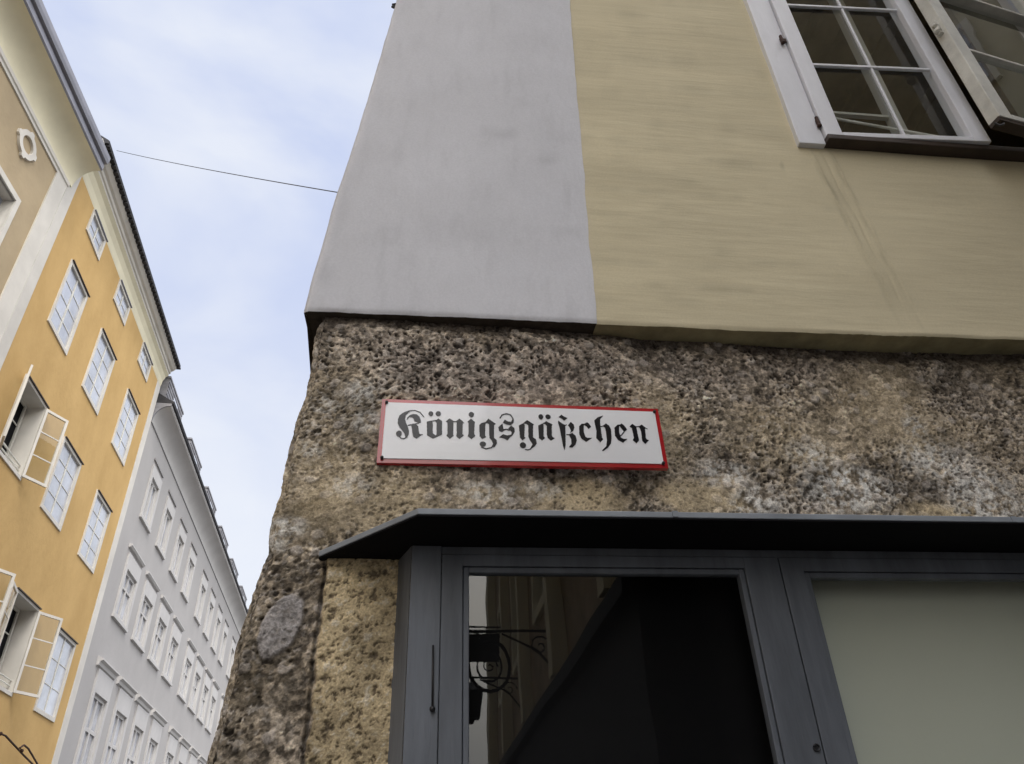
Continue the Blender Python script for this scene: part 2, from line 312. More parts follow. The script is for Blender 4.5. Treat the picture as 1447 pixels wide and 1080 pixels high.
col = lay(col, C3(.40, .365, .325), grain*.5); col = lay(col, C3(.05, .042, .036), grd*.55*ch)
col = lay(col, C3(.34, .275, .175), sand*.85)
pn = np.clip(.55+1.6*fine+.8*mid, 0, 1); col = lay(col, C3(.50, .485, .45), np.clip(pale*1.15, 0, 1)*np.clip(pn*1.3-.15, 0, 1))
col = lay(col, C3(.32, .30, .29), oval*np.clip(.9+.5*fine, 0, 1))
pits = np.clip((-(mid*.55+fine*1.0)-.46)/.09, 0, 1)*np.clip(1.05-sand-.6*pale, .15, 1)
pits = np.maximum(pits, np.clip((.07-(f2-f1))/.07, 0, 1)*.25*np.clip(1-sand*.9, 0, 1)*np.clip(.2+1.6*mid+.5, 0, 1))
sp_ = np.clip((-(fbm(Ug, Zg, 0*Ug+31, 75, 3, .7))-.20)/.07, 0, 1)*np.clip(ch*1.5-.1, 0, 1); pits = np.maximum(pits, sp_*.25*np.clip(1.1-sand, 0, 1))
pits = np.maximum(pits, dark*np.clip(.55-1.6*fine+.4*vf, 0, 1))*(1-.75*oval)
cav = np.zeros_like(Ug)
for sc_, sd_, th_, rd_ in ((22, 41, .90, .24), (42, 53, .86, .30), (78, 67, .80, .34)):
    e1, e2, ide = worley(U2+1.5*warp, Z2+1.5*warp2, sc_, sd_); cav = np.maximum(cav, (ide > th_)*np.clip((rd_+.16*fine-e1)/.12, 0, 1))
cav = cav*np.clip(.35+1.1*ch-.4+.5*mauve-.75*sand, 0, 1)*(1-.6*pale)*(1-.6*oval)
k1, k2, idk = worley(U2*.8+3, Z2, 30, 77); peb2 = (idk > .86)*np.clip((.40-k1)/.10, 0, 1)*(1-cav)*(1-.6*sand)
band = np.clip((Zg-(2.925+.03*mid))/.035, 0, 1)       # darker, recessed band at the top of the stone
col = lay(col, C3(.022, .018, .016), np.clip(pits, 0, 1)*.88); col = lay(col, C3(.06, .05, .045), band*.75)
p1, p2, idp = worley(U2*.8+5, Z2+2, 105, 91); q1_, q2_, idq = worley(U2*.75+7, Z2+4, 60, 13)
gran = np.maximum((idp > .66)*np.clip((.42-p1)/.12, 0, 1)*.75, (idq > .84)*np.clip((.34-q1_)/.12, 0, 1)*.9)*np.clip(.55+.9*ch-.25*sand, .3, 1)*(1-.5*oval)
col = lay(col, C3(.03, .024, .018), gran*.85)
col = lay(col, C3(.36, .325, .29), peb2*.5); col = lay(col, C3(.018, .014, .012), cav*.9)
pc = np.zeros_like(col)+C3(.31, .25, .155); pc = pc*(1+.35*mid[..., None]+.45*fine[..., None]); spk = np.clip((-(fine+.6*vf)-.30)/.1, 0, 1); pc = lay(pc, C3(.09, .07, .05), spk*.8)
pc = lay(pc, C3(.38, .35, .29), np.clip((fine-.33)/.1, 0, 1)*.6)
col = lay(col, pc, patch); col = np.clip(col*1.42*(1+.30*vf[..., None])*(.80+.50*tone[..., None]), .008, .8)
edge = np.clip((.0055-np.abs(Fx+.006*mid+.230))/.006, 0, 1)*np.clip((2.25-Zg)/.01, 0, 1)
col = lay(col, C3(.02, .017, .015), edge*.8)
h = .013*big+.0032*mid+(.0006+.0009*ch)*fine+.0005*vf-.0022*pits+.0022*(id1-.5)*np.clip((f2-f1)*5, 0, 1)+.0016*(id2-.5)*np.clip((g2-g1)*5, 0, 1)+.006*oval-.012*band-.007*cav-.0022*gran+.003*peb2-.006*np.clip(dark, 0, 1)*np.clip(.5-1.2*mid, 0, 1)
h = h*(1-patch)+patch*(.012+.0025*fine+.0012*vf-.003*spk)-.012*edge
h = h-.055*np.clip((2.24-Zg)/.01, 0, 1)*np.clip((Fx+.05)/.01, 0, 1)*np.clip((1.84-Fx)/.01, 0, 1); h = h*np.clip((2.995-Zg)/.01, 0, 1) - .012
Fx2 = Fx+nx*h; Fy2 = Fy+ny*h
V = np.stack([Fx2, Fy2-1.8, Zg], -1).reshape(-1, 3); nr, nc = Ug.shape
I = (np.arange(nr-1)[:, None]*nc+np.arange(nc-1)[None, :]).ravel(); Fc = np.stack([I, I+1, I+nc+1, I+nc], 1)
me = bpy.data.meshes.new('stone_base'); me.vertices.add(len(V)); me.vertices.foreach_set('co', V.ravel())
me.loops.add(Fc.size); me.loops.foreach_set('vertex_index', Fc.ravel().astype(np.int32)); me.polygons.add(len(Fc)); me.polygons.foreach_set('loop_start', np.arange(0, Fc.size, 4, dtype=np.int32))
me.update(calc_edges=True); me.validate()
ca = me.color_attributes.new('stone_colour', 'FLOAT_COLOR', 'POINT'); ca.data.foreach_set('color', np.concatenate([col.reshape(-1, 3), np.ones((len(V), 1))], 1).ravel())
m = bpy.data.materials.new('conglomerate_stone'); m.use_nodes = True; t = m.node_tree; b = t.nodes['Principled BSDF']; b.inputs['Roughness'].default_value = .93; b.inputs['Specular IOR Level'].default_value = .15
at = t.nodes.new('ShaderNodeAttribute'); at.attribute_name = 'stone_colour'; n1 = t.nodes.new('ShaderNodeTexNoise'); n1.inputs['Scale'].default_value = 210; n1.inputs['Detail'].default_value = 3
tcn = t.nodes.new('ShaderNodeTexCoord'); t.links.new(tcn.outputs['Object'], n1.inputs['Vector'])
rr = t.nodes.new('ShaderNodeValToRGB'); rr.color_ramp.elements[0].position = .3; rr.color_ramp.elements[0].color = (.7, .7, .7, 1); rr.color_ramp.elements[1].position = .7; rr.color_ramp.elements[1].color = (1.22, 1.22, 1.22, 1)
mm = t.nodes.new('ShaderNodeMixRGB'); mm.blend_type = 'MULTIPLY'; mm.inputs[0].default_value = 1
t.links.new(n1.outputs['Fac'], rr.inputs[0]); t.links.new(at.outputs['Color'], mm.inputs[1]); t.links.new(rr.outputs[0], mm.inputs[2]); t.links.new(mm.outputs[0], b.inputs['Base Color'])
bp = t.nodes.new('ShaderNodeBump'); bp.inputs['Distance'].default_value = .002; bp.inputs['Strength'].default_value = 1; t.links.new(n1.outputs['Fac'], bp.inputs['Height']); t.links.new(bp.outputs[0], b.inputs['Normal'])
me.materials.append(m); me.polygons.foreach_set('use_smooth', [True]*len(me.polygons))
stone = bpy.data.objects.new('stone_base', me); COL.objects.link(stone); stone.parent = corner

# --- white plaster corner band (quoin) and beige plaster wall
TOPZ = 12.5
qe = [fac(x, y) for x, y in ((430, 443), (448, 370), (476.5, 271), (492, 227), (527, 115), (560, 0))]
qz = [p.z for p in qe]; qx = [p.x for p in qe]; qz.append(TOPZ); qx.append(qx[-1]+.25); qx[0] -= .004
bz = [2.97, 3.35, 3.7, 4.2, 4.70, TOPZ]; bx = [.474, .481, .492, .505, .521, .56]
def wob(a, sc, amp, seed=0): a = np.asarray(a, float); return amp*fbm(a, a*0+seed, a*0, sc, 3)
def curved_sheet(name, xs_fn, nu, zl, yfn, material, holes=None, side=None, lip=.16):
    zl = np.array(zl); rows = []
    for z in zl: rows.append(xs_fn(z))
    X = np.array(rows); Z = np.repeat(zl[:, None], X.shape[1], 1)
    zlow = Z[0]+.004*fbm(X[0], X[0]*0, X[0]*0+2, 5, 2)+.0022*fbm(X[0], X[0]*0, X[0]*0+7, 40, 3, .7); Z[0] = zlow; Z[1] = np.maximum(Z[1], Z[0]+.004)
    Y = yfn(X, Z); Y[0] += .0035
    return X, Y, Z
zl = [2.972, 2.980, 2.99] + list(np.arange(3.01, 5.1, .03)) + list(np.linspace(5.3, TOPZ, 12))
def yq(X, Z): return 1.70-.003+.006*fbm(X, Z, X*0, 2.2, 3)
mbq = MB(); 
tq = np.linspace(0, 1, 60)
def qrow(z): a = float(np.interp(z, qz, qx))+float(wob(z, 6, .004, 3)); b_ = float(np.interp(z, bz, bx))+float(wob(z, 9, .0045)); return a+(b_-a)*tq
X, Y, Z = curved_sheet('q', qrow, 60, zl, yq, None)
# soften the left arris and add the return face and the underside
vs = []; nrow = len(zl); extra = 6
for i in range(nrow):
    side = [(X[i, 0]-.068*d+(.006 if d > .01 else .0), Y[i, 0]+d+.008, Z[i, 0]) for d in (14., 1.2, .6, .2, .05, .012)]
    vs += side + [(X[i, j], Y[i, j]+(.008 if j == 0 else 0), Z[i, j]) for j in range(60)]
nc_ = 66; fs = [(i*nc_+j, i*nc_+j+1, (i+1)*nc_+j+1, (i+1)*nc_+j) for i in range(nrow-1) for j in range(nc_-1)]
uq0 = len(vs); fsq = list(fs); kk = len(vs); vs += [(v[0]+.02*(q < 6), v[1]+(.16 if q >= 6 else 0)+(.0), v[2]+.012) for q, v in enumerate(vs[:nc_])]
MB().add(vs[:nc_]+vs[kk:], [(j, nc_+j, nc_+j+1, j+1) for j in range(nc_-1)]).build('band_underside', A['dark_mortar'], corner)
mbq.add(vs[:uq0], fsq); quoin = mbq.build('corner_band', A['white_plaster'], corner, smooth=True)
qa = np.array([list(v) for v in vs[:uq0]]); qX, qZ = qa[:, 0], qa[:, 2]
st = 1-.05*np.clip(.5*fbm(qX, qZ*.6, qX*0+4, 4, 4)*3, 0, 1)-.07*np.clip(fbm(qX*2.5, qZ*.5, qX*0+14, 9, 3)*2.2-.25, 0, 1)
for (px_, py_, rx_, ry_, a_) in ((705, 190, 34, 12, .12), (770, 225, 22, 9, .12), (790, 195, 34, 10, .07), (460, 388, 16, 18, .10), (650, 330, 90, 30, .06), (735, 145, 14, 12, .06), (590, 60, 20, 30, .05), (545, 330, 12, 26, .05), (800, 330, 30, 10, .08)):
    c_ = fac(px_, py_); s_ = .0021; st = st-a_*np.clip(1.3-np.hypot((qX-c_.x)/(rx_*s_), (qZ-c_.z)/(ry_*s_*1.2))+.8*fbm(qX, qZ, qX*0+2, 22, 3), 0, 1)
st = st-.10*np.clip((3.02-qZ)/.04, 0, 1)*np.clip(.6+2*fbm(qX, qZ, qX*0+33, 14, 3), 0, 1)
stain_attr(quoin, st)
tag(quoin, 'white plastered corner band')
WX0, WX1, WZ0, WZ1 = 1.315, 2.80, 3.868, 5.72      # window opening
xb = np.concatenate([np.arange(.5, 1.22, .015), np.arange(1.22, WX0-.002, .0035), [WX0], np.arange(WX0+.0035, 1.52, .0035), np.arange(1.53, WX1-.01, .03), [WX1], np.linspace(WX1+.1, 12, 40)])
zb = [2.972, 2.980, 2.99]+list(np.arange(3.01, WZ0-.01, .03))+[WZ0]+list(np.arange(WZ0+.04, WZ1-.01, .06))+[WZ1]+list(np.linspace(5.9, TOPZ, 12))
def yb(X, Z):
    rdg = 0
    for (pa, pb, wd, am) in (((1150, 225), (1283, 470), .006, .004), ((1163, 220), (1297, 470), .005, -.004), ((1178, 225), (1313, 472), .005, .003)):
        a, c = fac(*pa), fac(*pb); xl = a.x+(c.x-a.x)*(Z-a.z)/(c.z-a.z); rdg = rdg+am*np.exp(-((X-xl+.004*np.sin(Z*23))/wd)**2)*np.clip((3.84-Z)/.05, 0, 1)*np.clip((Z-3.0)/.3, 0, 1)
    return 1.70+.006*fbm(X*.6, Z, X*0+5, 2.2, 3)+.0022*fbm(X*.35, Z*2.0, X*0+9, 14, 3)-rdg
def brow(z): return xb+(float(np.interp(z, bz, bx))+float(wob(z, 9, .0045))-.001-.5)*np.clip(1-(xb-.5)/.4, 0, 1)
xbf = None
X, Y, Z = curved_sheet('b', brow, len(xb), zb, yb, None)
Z[0] += .010*np.clip((X[0]-1.15)/.7, 0, 1.2); Z[1] = np.maximum(Z[1], Z[0]+.006); Z[2] = np.maximum(Z[2], Z[1]+.004); Z[3] = np.maximum(Z[3], Z[2]+.004)
nb = len(xb); vs = [(X[i, j], Y[i, j], Z[i, j]) for i in range(len(zb)) for j in range(nb)]; fs = []
for i in range(len(zb)-1):
    for j in range(nb-1):
        if WX0 < (xb[j]+xb[j+1])/2 < WX1 and WZ0 < (zb[i]+zb[i+1])/2 < WZ1: continue
        fs.append((i*nb+j, i*nb+j+1, (i+1)*nb+j+1, (i+1)*nb+j))
kk = len(vs); low = list(vs[:nb]); MB().add(low+[(v[0], v[1]+.16, v[2]+.010) for v in low], [(j, nb+j, nb+j+1, j+1) for j in range(nb-1)]).build('plaster_underside', A['shaded_plaster'], corner)
mbw = MB().add(vs, fs); pw = mbw.build('plaster_wall', A['ochre'], corner, smooth=True)
rng2_ = random.Random(11)
wa = np.array([list(v) for v in vs]); wX, wZ = wa[:, 0], wa[:, 2]
st = 1-.07*np.clip(.4+1.6*fbm(wX*.6, wZ*2.2, wX*0+4, 3.4, 4), 0, 1)*np.clip((2.3-wX)/1.2, .25, 1)-.10*np.clip(fbm(wX*.5, wZ*3.5, wX*0+18, 9, 3)*3-.5, 0, 1)*np.clip((1.5-wX)/.5, .2, 1)
for (pa, pb, wd, am) in (((1146, 215), (1278, 470), .010, .20), ((1172, 215), (1305, 470), .008, .20), ((1160, 220), (1290, 470), .03, .07)):
    a, c_ = fac(*pa), fac(*pb); xl = a.x+(c_.x-a.x)*(wZ-a.z)/(c_.z-a.z); st = st-am*np.exp(-((wX-xl+.004*np.sin(wZ*31))/wd)**2)*np.clip((3.86-wZ)/.03, 0, 1)*np.clip((wZ-2.99)/.5, .2, 1)*np.clip(.75+1.2*fbm(wX*2, wZ, wX*0+44, 9, 3), 0, 1.3)
st = st-.12*np.clip((WZ0-.01-wZ)/.02, 0, 1)*np.clip((wZ-WZ0+.14)/.12, 0, 1)*np.clip((wX-1.36)/.05, 0, 1)*np.clip((WX1-wX)/.05, 0, 1)  # darker strip below the window sill, fading downwards
for (px_, py_, rx_, ry_, a_) in ((1105, 235, 5, 9, .25), (1124, 305, 6, 5, .2), (925, 405, 18, 5, .12), (985, 393, 16, 3, .12), (900, 330, 40, 4, .10), (860, 150, 30, 4, .12), (870, 195, 24, 4, .1)):
    c_ = fac(px_, py_); s_ = .0022; st = st-a_*np.clip(1.2-np.hypot((wX-c_.x)/(rx_*s_), (wZ-c_.z)/(ry_*s_*1.2)), 0, 1)
for k in range(26):
    cx_, cz_ = .55+rng2_.random()*1.1, 3.02+rng2_.random()*1.6; ln = .03+rng2_.random()*.09; st = st-.10*np.exp(-((wZ-cz_-.006*np.sin(wX*40+k))/.007)**2)*np.exp(-((wX-cx_)/ln)**4)
stain_attr(pw, st)
sw = MB()                                      # remaining walls and roof make it a solid house
lx = lambda d: -.25-.068*d
for (z0, z1) in ((2.99, TOPZ),): sw.quad((12, 1.72, z0), (12, 16, z0), (12, 16, z1), (12, 1.72, z1)); sw.quad((12, 16, 0), (lx(14)-.1, 16, 0), (lx(14)-.1, 16, z1), (12, 16, z1))
sw.build('rear_wall', A['tan'], corner)
rf = MB(); ex0, ex1, ey0, ey1 = -.35, 12.2, 1.45, 16.2
rf.quad((ex0, ey0, TOPZ), (ex1, ey0, TOPZ), (ex1-3, 8.8, TOPZ+4), (ex0+2, 8.8, TOPZ+4)); rf.quad((ex0-1, ey1, TOPZ), (ex1, ey1, TOPZ), (ex1-3, 8.8, TOPZ+4), (ex0+2, 8.8, TOPZ+4))
rf.quad((ex0, ey0, TOPZ), (ex0+2, 8.8, TOPZ+4), (ex0-1, ey1, TOPZ)); rf.quad((ex1, ey0, TOPZ), (ex1-3, 8.8, TOPZ+4), (ex1, ey1, TOPZ))
rf.quad((ex0, ey0, TOPZ-.02), (ex1, ey0, TOPZ-.02), (ex1, ey1, TOPZ-.02), (ex0-1, ey1, TOPZ-.02)); rf.build('roof', A['roof'], corner)

# --- the casement window of the corner building
MU = .012
wf = MB(FF)
wf.box(WX0-.012, 1.405, -.10, .022, WZ0-.030, WZ1); wf.box(2.74, WX1+.012, -.10, .022, WZ0-.030, WZ1); wf.box(1.405, 2.74, -.10, .018, WZ1-.08, WZ1)
wf.box(1.405, 2.74, -.10, -.004, WZ0+.004, WZ0+.034)
win = wf.build('window', A['white_paint'], corner, bevel=.003)
# left sash, shut
ar = math.radians(2.3); FLS = Fr((1.409, 1.690, 0), (math.cos(ar), -math.sin(ar), 0), (-math.sin(ar), -math.cos(ar), 0)); ls = MB(FLS); s0, s1, z0, z1 = .0, .636, WZ0+.002, WZ1-.085
ring(ls, s0, s1, z0, z1, .066, -.03, .026, wb=.024); 
for zz in (4.331, 4.766, 5.20): ls.box(s0+.066, s1-.07, .003, .016, zz-.007, zz+.007)
ls.box(.312, .322, .003, .014, z0+.024, z1-.066)
ls.build('sash', A['white_paint'], win, bevel=.0025)
MB(FLS).quad(*[FLS.P(a_, .001, b_) for a_, b_ in ((s0+.06, z0+.02), (s1-.062, z0+.02), (s1-.062, z1-.06), (s0+.06, z1-.06))]).build('pane', A['glass'], win)
for (x, y) in ((1104, 56), (1155, 172)):
    hb = MB(FF); q = fac(x, y, 1.67); hb.tube([(q.x, 1.668, q.z-.022), (q.x, 1.668, q.z+.022)], .0065); hb.box(q.x-.004, q.x+.022, .024, .029, q.z-.012, q.z+.012)
    hb.ball((q.x, 1.668, q.z-.026), .009); hb.build('hinge', A['rust'], win)
# right sash, standing ajar towards the alley, hinged on the right
ang = math.radians(10.5); hx, hy = 2.738, 1.690
wS_ = .75; hx0 = hx
FR = Fr((hx, hy, 0), (-math.cos(ang), -math.sin(ang), 0), (math.sin(ang), -math.cos(ang), 0))
rs = MB(FR); ring(rs, 0, wS_, z0+.006, z1-.003, .066, -.028, .022, wb=.03)
for zz in (4.331, 4.766, 5.20): rs.box(.066, wS_-.066, -.016, .014 if zz != 4.766 else .03, zz-.008, zz+.008)
rs.build('sash', A['old_paint'], win, bevel=.003)
MB(FR).quad(FR.P(.06, -.002, z0+.03), FR.P(wS_-.06, -.002, z0+.03), FR.P(wS_-.06, -.002, z1-.06), FR.P(.06, -.002, z1-.06)).build('pane', A['glass'], win)
rb = MB(FR); rb.box(.01, wS_+.004, -.024, .018, z0-.014, z0+.005); rb.build('bottom_rail', A['brown_sill'], win)
lt = MB(FR); lt.box(wS_-.004, wS_+.016, -.012, .008, 4.42, 4.50); lt.ball(FR.P(wS_+.014, -.002, 4.44), .016); lt.ball(FR.P(wS_+.014, -.002, 4.475), .013); lt.build('latch', A['old_paint'], win)
hk = MB(FR); hk.tube([FR.P(wS_-.02, .01, z0-.012), FR.P(wS_-.01, .012, z0-.03), FR.P(wS_+.012, .01, z0-.04), FR.P(wS_+.02, .006, z0-.025)], .004); hk.build('hook', A['iron'], win)
# inner reveals, inner sash, room
rd = MB(FF); rd.tube([FF.P(1.62, -.20, 4.32), FF.P(2.03, -.06, 4.03)], .006); rd.build('stay_rod', A['old_paint'], win)
rv = MB(FF); reveal(rv, WX0+.001, WX1-.001, WZ0+.001, WZ1-.001, -.02, -.36); rv.build('reveal', A['olive'], win)
ins = MB(FF); ring(ins, 1.40, 2.06, 3.90, 5.66, .05, -.30, -.26); ins.box(1.66, 1.675, -.29, -.27, 3.95, 5.61); ins.box(1.45, 2.01, -.29, -.27, 4.45, 4.465); ins.build('inner_sash', A['curtain'], win)
rm = MB(FF); rm.box(.6, 4.2, -.365, -4.5, 3.2, 5.95); rm.f = [f for i, f in enumerate(rm.f)][0:]; 
room = MB(FF); P = FF.P
room.quad(P(.6, -.37, 3.2), P(4.2, -.37, 3.2), P(4.2, -4.5, 3.2), P(.6, -4.5, 3.2)); room.quad(P(.6, -4.5, 3.2), P(4.2, -4.5, 3.2), P(4.2, -4.5, 5.95), P(.6, -4.5, 5.95))
room.quad(P(.6, -.37, 3.2), P(.6, -4.5, 3.2), P(.6, -4.5, 5.95), P(.6, -.37, 5.95)); room.quad(P(4.2, -.37, 3.2), P(4.2, -4.5, 3.2), P(4.2, -4.5, 5.95), P(4.2, -.37, 5.95))
room.build('room', A['dark_room'], win)
ce = MB(FF); ce.quad(P(.6, -.37, 5.95), P(4.2, -.37, 5.95), P(4.2, -4.5, 5.95), P(.6, -4.5, 5.95))
for i in range(7): ce.box(.7+.5*i, .85+.5*i, -.4, -4.4, 5.82, 5.94)
ce.build('ceiling', A['brown_ceiling'], win)
sl = MB(FF); sl.box(1.407, WX1+.05, -.10, .045, WZ0-.024, WZ0+.003); sl.build('sill', A['brown_sill'], win, bevel=.004)

# ================================================================ STREET SIGN
sgL, sgR = -.129, .6175
sg = empty('street_sign', (.245, 1.71, 2.595), 'white enamel street name sign with red border and black letters', 'sign')
FS = Fr((0, 1.70, 0), (1, 0, 0), (0, -1, 0))
c = [fac(540, 563), fac(930, 577), fac(945, 661), fac(532, 653)]
def plate(mb, pts, y0, y1, dome=0, n=24, m_=8):
    g = []
    for j in range(m_+1):
        for i in range(n+1):
            a, b_ = i/n, j/m_; p = (pts[0]*(1-a)+pts[1]*a)*(1-b_)+(pts[3]*(1-a)+pts[2]*a)*b_
            g.append((p.x, y0-dome*(1-(2*a-1)**4)*(1-(2*b_-1)**2), p.z))
    k = len(g); mb.add(g, [(j*(n+1)+i, j*(n+1)+i+1, (j+1)*(n+1)+i+1, (j+1)*(n+1)+i) for i in range(n) for j in range(m_)])
    rim = [(0, i) for i in range(n+1)]+[(j, n) for j in range(1, m_+1)]+[(m_, i) for i in range(n-1, -1, -1)]+[(j, 0) for j in range(m_-1, 0, -1)]
    vs = [g[j*(n+1)+i] for j, i in rim]; bk = [(v[0], y1, v[2]) for v in vs]; q = len(vs)
    mb.add(vs+bk, [(i, (i+1) % q, q+(i+1) % q, q+i) for i in range(q)]+[tuple(range(q, 2*q))]); return mb
def inset(pts, d):
    return [pts[0]+Vector((d, 0, -d)), pts[1]+Vector((-d, 0, -d)), pts[2]+Vector((-d, 0, d)), pts[3]+Vector((d, 0, d))]
DOME = .0035
plate(MB(), c, 1.7035, 1.7180, DOME).build('border', A['red'], sg, smooth=False)
ci = inset(c, .0115)
plate(MB(), ci, 1.7005, 1.7040, DOME).build('face', A['enamel'], sg)
for p in inset(c, .0125): sc = MB(); sc.tube([(p.x, 1.7045, p.z), (p.x, 1.6965, p.z)], .0042, 12); sc.ball((p.x, 1.6968, p.z), .0038); sc.build('screw', A['iron'], sg)
# blackletter: strokes as polygons (zoomed photo coordinates), rasterised on the sign plane and meshed as runs
GL = {550: [
 [(340,128),(250,158),(180,208),(150,275),(148,345),(180,415),(230,475),(262,520),(276,575),(300,585),(325,540),(332,480),(312,400),(282,340),(266,280),(276,215),(320,165),(352,143)],
 [(300,292),(308,250),(350,208),(410,190),(470,200),(512,240),(532,300),(530,332),(480,326),(430,312),(415,270),(390,245),(345,240),(315,266)],
 [(375,368),(452,364),(490,400),(497,480),(512,530),(552,545),(462,607),(410,572),(395,500),(385,430)],
 [(640,322),(700,308),(735,330),(735,518),(790,560),(740,607),(645,552)], [(780,316),(832,268),(892,312),(892,540),(805,582),(745,602),(805,538),(805,342)],
 [(962,317),(1022,268),(1087,312),(1080,540),(1092,560),(1026,612),(972,560),(990,530),(990,342)],
 [(1125,320),(1190,273),(1245,317),(1236,530),(1262,557),(1190,614),(1138,570),(1146,520),(1146,345)]],
 640: [
 [(248,327),(305,273),(367,327),(356,530),(377,566),(312,617),(253,570),(268,525),(268,345)],
 [(448,382),(480,350),(562,328),(545,370),(540,570),(562,582),(500,617),(455,572)],
 [(538,347),(600,275),(722,360),(692,382),(692,598),(735,635),(742,690),(705,748),(648,758),(682,700),(662,645),(620,600),(613,370),(582,347)],
 [(1025,288),(1022,342),(975,382),(905,368),(845,340),(880,293),(930,322),(985,328),(1008,288)],
 [(835,356),(772,420),(782,480),(830,503),(872,465),(850,440),(842,400)],
 [(935,442),(985,393),(1035,430),(1043,490),(1005,560),(965,585),(1000,510),(982,482)],
 [(785,587),(850,538),(920,562),(990,545),(962,592),(920,637),(860,606)]],
 730: [
 [(38,388),(110,352),(132,380),(126,580),(147,600),(95,635),(58,592)], [(108,352),(175,298),(287,370),(272,392),(272,588),(322,622),(337,690),(300,742),(225,788),(272,705),(228,645),(200,580),(198,387),(160,357)],
 [(366,388),(440,357),(452,385),(452,570),(477,602),(430,642),(378,602),(373,500)], [(428,362),(500,318),(602,370),(587,400),(592,560),(607,590),(642,602),(580,643),(528,602),(513,540),(513,400),(480,362)],
 [(712,240),(760,203),(800,235),(857,262),(802,303),(758,262)], [(706,308),(760,350),(818,380),(824,560),(824,720),(812,806),(788,740),(758,580),(733,450),(703,340)],
 [(868,388),(915,328),(962,370),(974,430),(952,482),(903,514),(920,478),(893,412)], [(888,540),(940,518),(992,560),(1014,640),(992,712),(942,758),(885,752),(930,700),(925,620),(900,572)],
 [(1058,402),(1100,360),(1152,358),(1132,390),(1132,500),(1162,580),(1200,602),(1272,600),(1175,662),(1098,612),(1063,540)], [(1138,367),(1190,333),(1217,350),(1257,410),(1215,443),(1183,402),(1150,382)]],
 815: [
 [(296,302),(350,250),(442,220),(387,278),(397,420),(422,590),(442,620),(395,668),(328,602),(334,480),(308,370)], [(438,397),(490,353),(542,390),(573,450),(583,600),(572,692),(522,762),(440,818),(428,806),(500,740),(510,640),(495,500),(478,422)],
 [(638,422),(690,375),(742,368),(712,402),(712,500),(742,590),(790,617),(852,615),(780,675),(698,632),(648,560)], [(698,387),(760,353),(802,390),(848,455),(800,492),(768,452),(730,402)],
 [(893,402),(940,358),(1002,400),(1032,560),(1052,632),(1010,683),(948,632),(970,600),(935,432)], [(1048,402),(1100,368),(1172,425),(1152,440),(1167,590),(1182,620),(1218,632),(1160,692),(1108,642),(1094,500),(1073,432)]]}
LN = {550: [([(165,565),(205,600),(250,606),(300,578)],12),([(340,133),(440,128),(520,158),(585,235)],9),([(530,328),(480,350),(430,362),(325,380)],12),([(690,318),(800,300)],12),([(1080,322),(1135,322)],10),([(505,545),(560,540)],10),([(1250,340),(1262,345)],8)],
 640: [([(485,752),(560,782),(655,760)],12),([(798,262),(830,207),(900,185),(970,200),(1012,262),(1018,300)],12),([(860,462),(905,452),(950,468)],14),([(535,345),(555,335)],12)],
 730: [([(150,792),(190,800),(240,782)],10),([(820,390),(840,375)],8),([(845,545),(900,545)],10)],
 815: [([(395,410),(445,395)],8),([(800,488),(760,545),(735,560)],10),([(995,408),(1060,398)],9),([(1180,430),(1190,440)],8)]}
BL = {550: [(165,520,46,50),(706,185,38,40),(832,185,42,42)], 640: [(312,200,42,44),(506,702,50,42)], 730: [(105,722,50,48),(408,236,38,40),(530,238,42,38)], 815: []}
RES = .00055; gx = np.arange(c[3].x, c[1].x+.02, RES); gz = np.arange(c[2].z-.01, c[0].z+.01, RES); GX, GZ = np.meshgrid(gx+RES/2, gz+RES/2); mask = np.zeros(GX.shape, bool)
def zp(off, X_, Y_): p = fac(off+X_/12, 570+Y_/12); return p.x, p.z
def fillpoly(pts):
    x = np.array([p[0] for p in pts]); z = np.array([p[1] for p in pts]); ins_ = np.zeros(GX.shape, bool); j = len(x)-1
    for i in range(len(x)):
        cnd = ((z[i] > GZ) != (z[j] > GZ)); xi_ = (x[j]-x[i])*(GZ-z[i])/((z[j]-z[i]) if z[j] != z[i] else 1e-9)+x[i]; ins_ ^= cnd & (GX < xi_); j = i
    return ins_
for off in GL:
    for poly in GL[off]: mask |= fillpoly([zp(off, *p) for p in poly])
    for pts, th_ in LN[off]:
        q = [zp(off, *p) for p in pts]; rad = th_/12/2*.0019*1.25
        for a, b_ in zip(q[:-1], q[1:]):
            dx, dz = b_[0]-a[0], b_[1]-a[1]; tt = np.clip(((GX-a[0])*dx+(GZ-a[1])*dz)/(dx*dx+dz*dz), 0, 1); mask |= np.hypot(GX-a[0]-tt*dx, GZ-a[1]-tt*dz) < rad
    for (bx_, by_, rx_, ry_) in BL[off]:
        a = zp(off, bx_, by_); e1 = zp(off, bx_+rx_, by_); e2 = zp(off, bx_, by_+ry_); mask |= np.hypot((GX-a[0])/abs(e1[0]-a[0]), (GZ-a[1])/abs(e2[1]-a[1])) < 1
m0 = mask.copy(); mask[1:] |= m0[:-1]; mask[:-1] |= m0[1:]; mask[:, 1:] |= m0[:, :-1]; mask[:, :-1] |= m0[:, 1:]
tx = MB(); cx0 = (c[0].x+c[1].x)/2; cz0 = (c[0].z+c[2].z)/2; hwx = (c[1].x-c[0].x)/2; hwz = (c[0].z-c[2].z)/2
ydome = lambda x, z: 1.6998-DOME*(1-min(1, abs((x-cx0)/hwx))**4)*(1-min(1, abs((z-cz0)/hwz))**2)
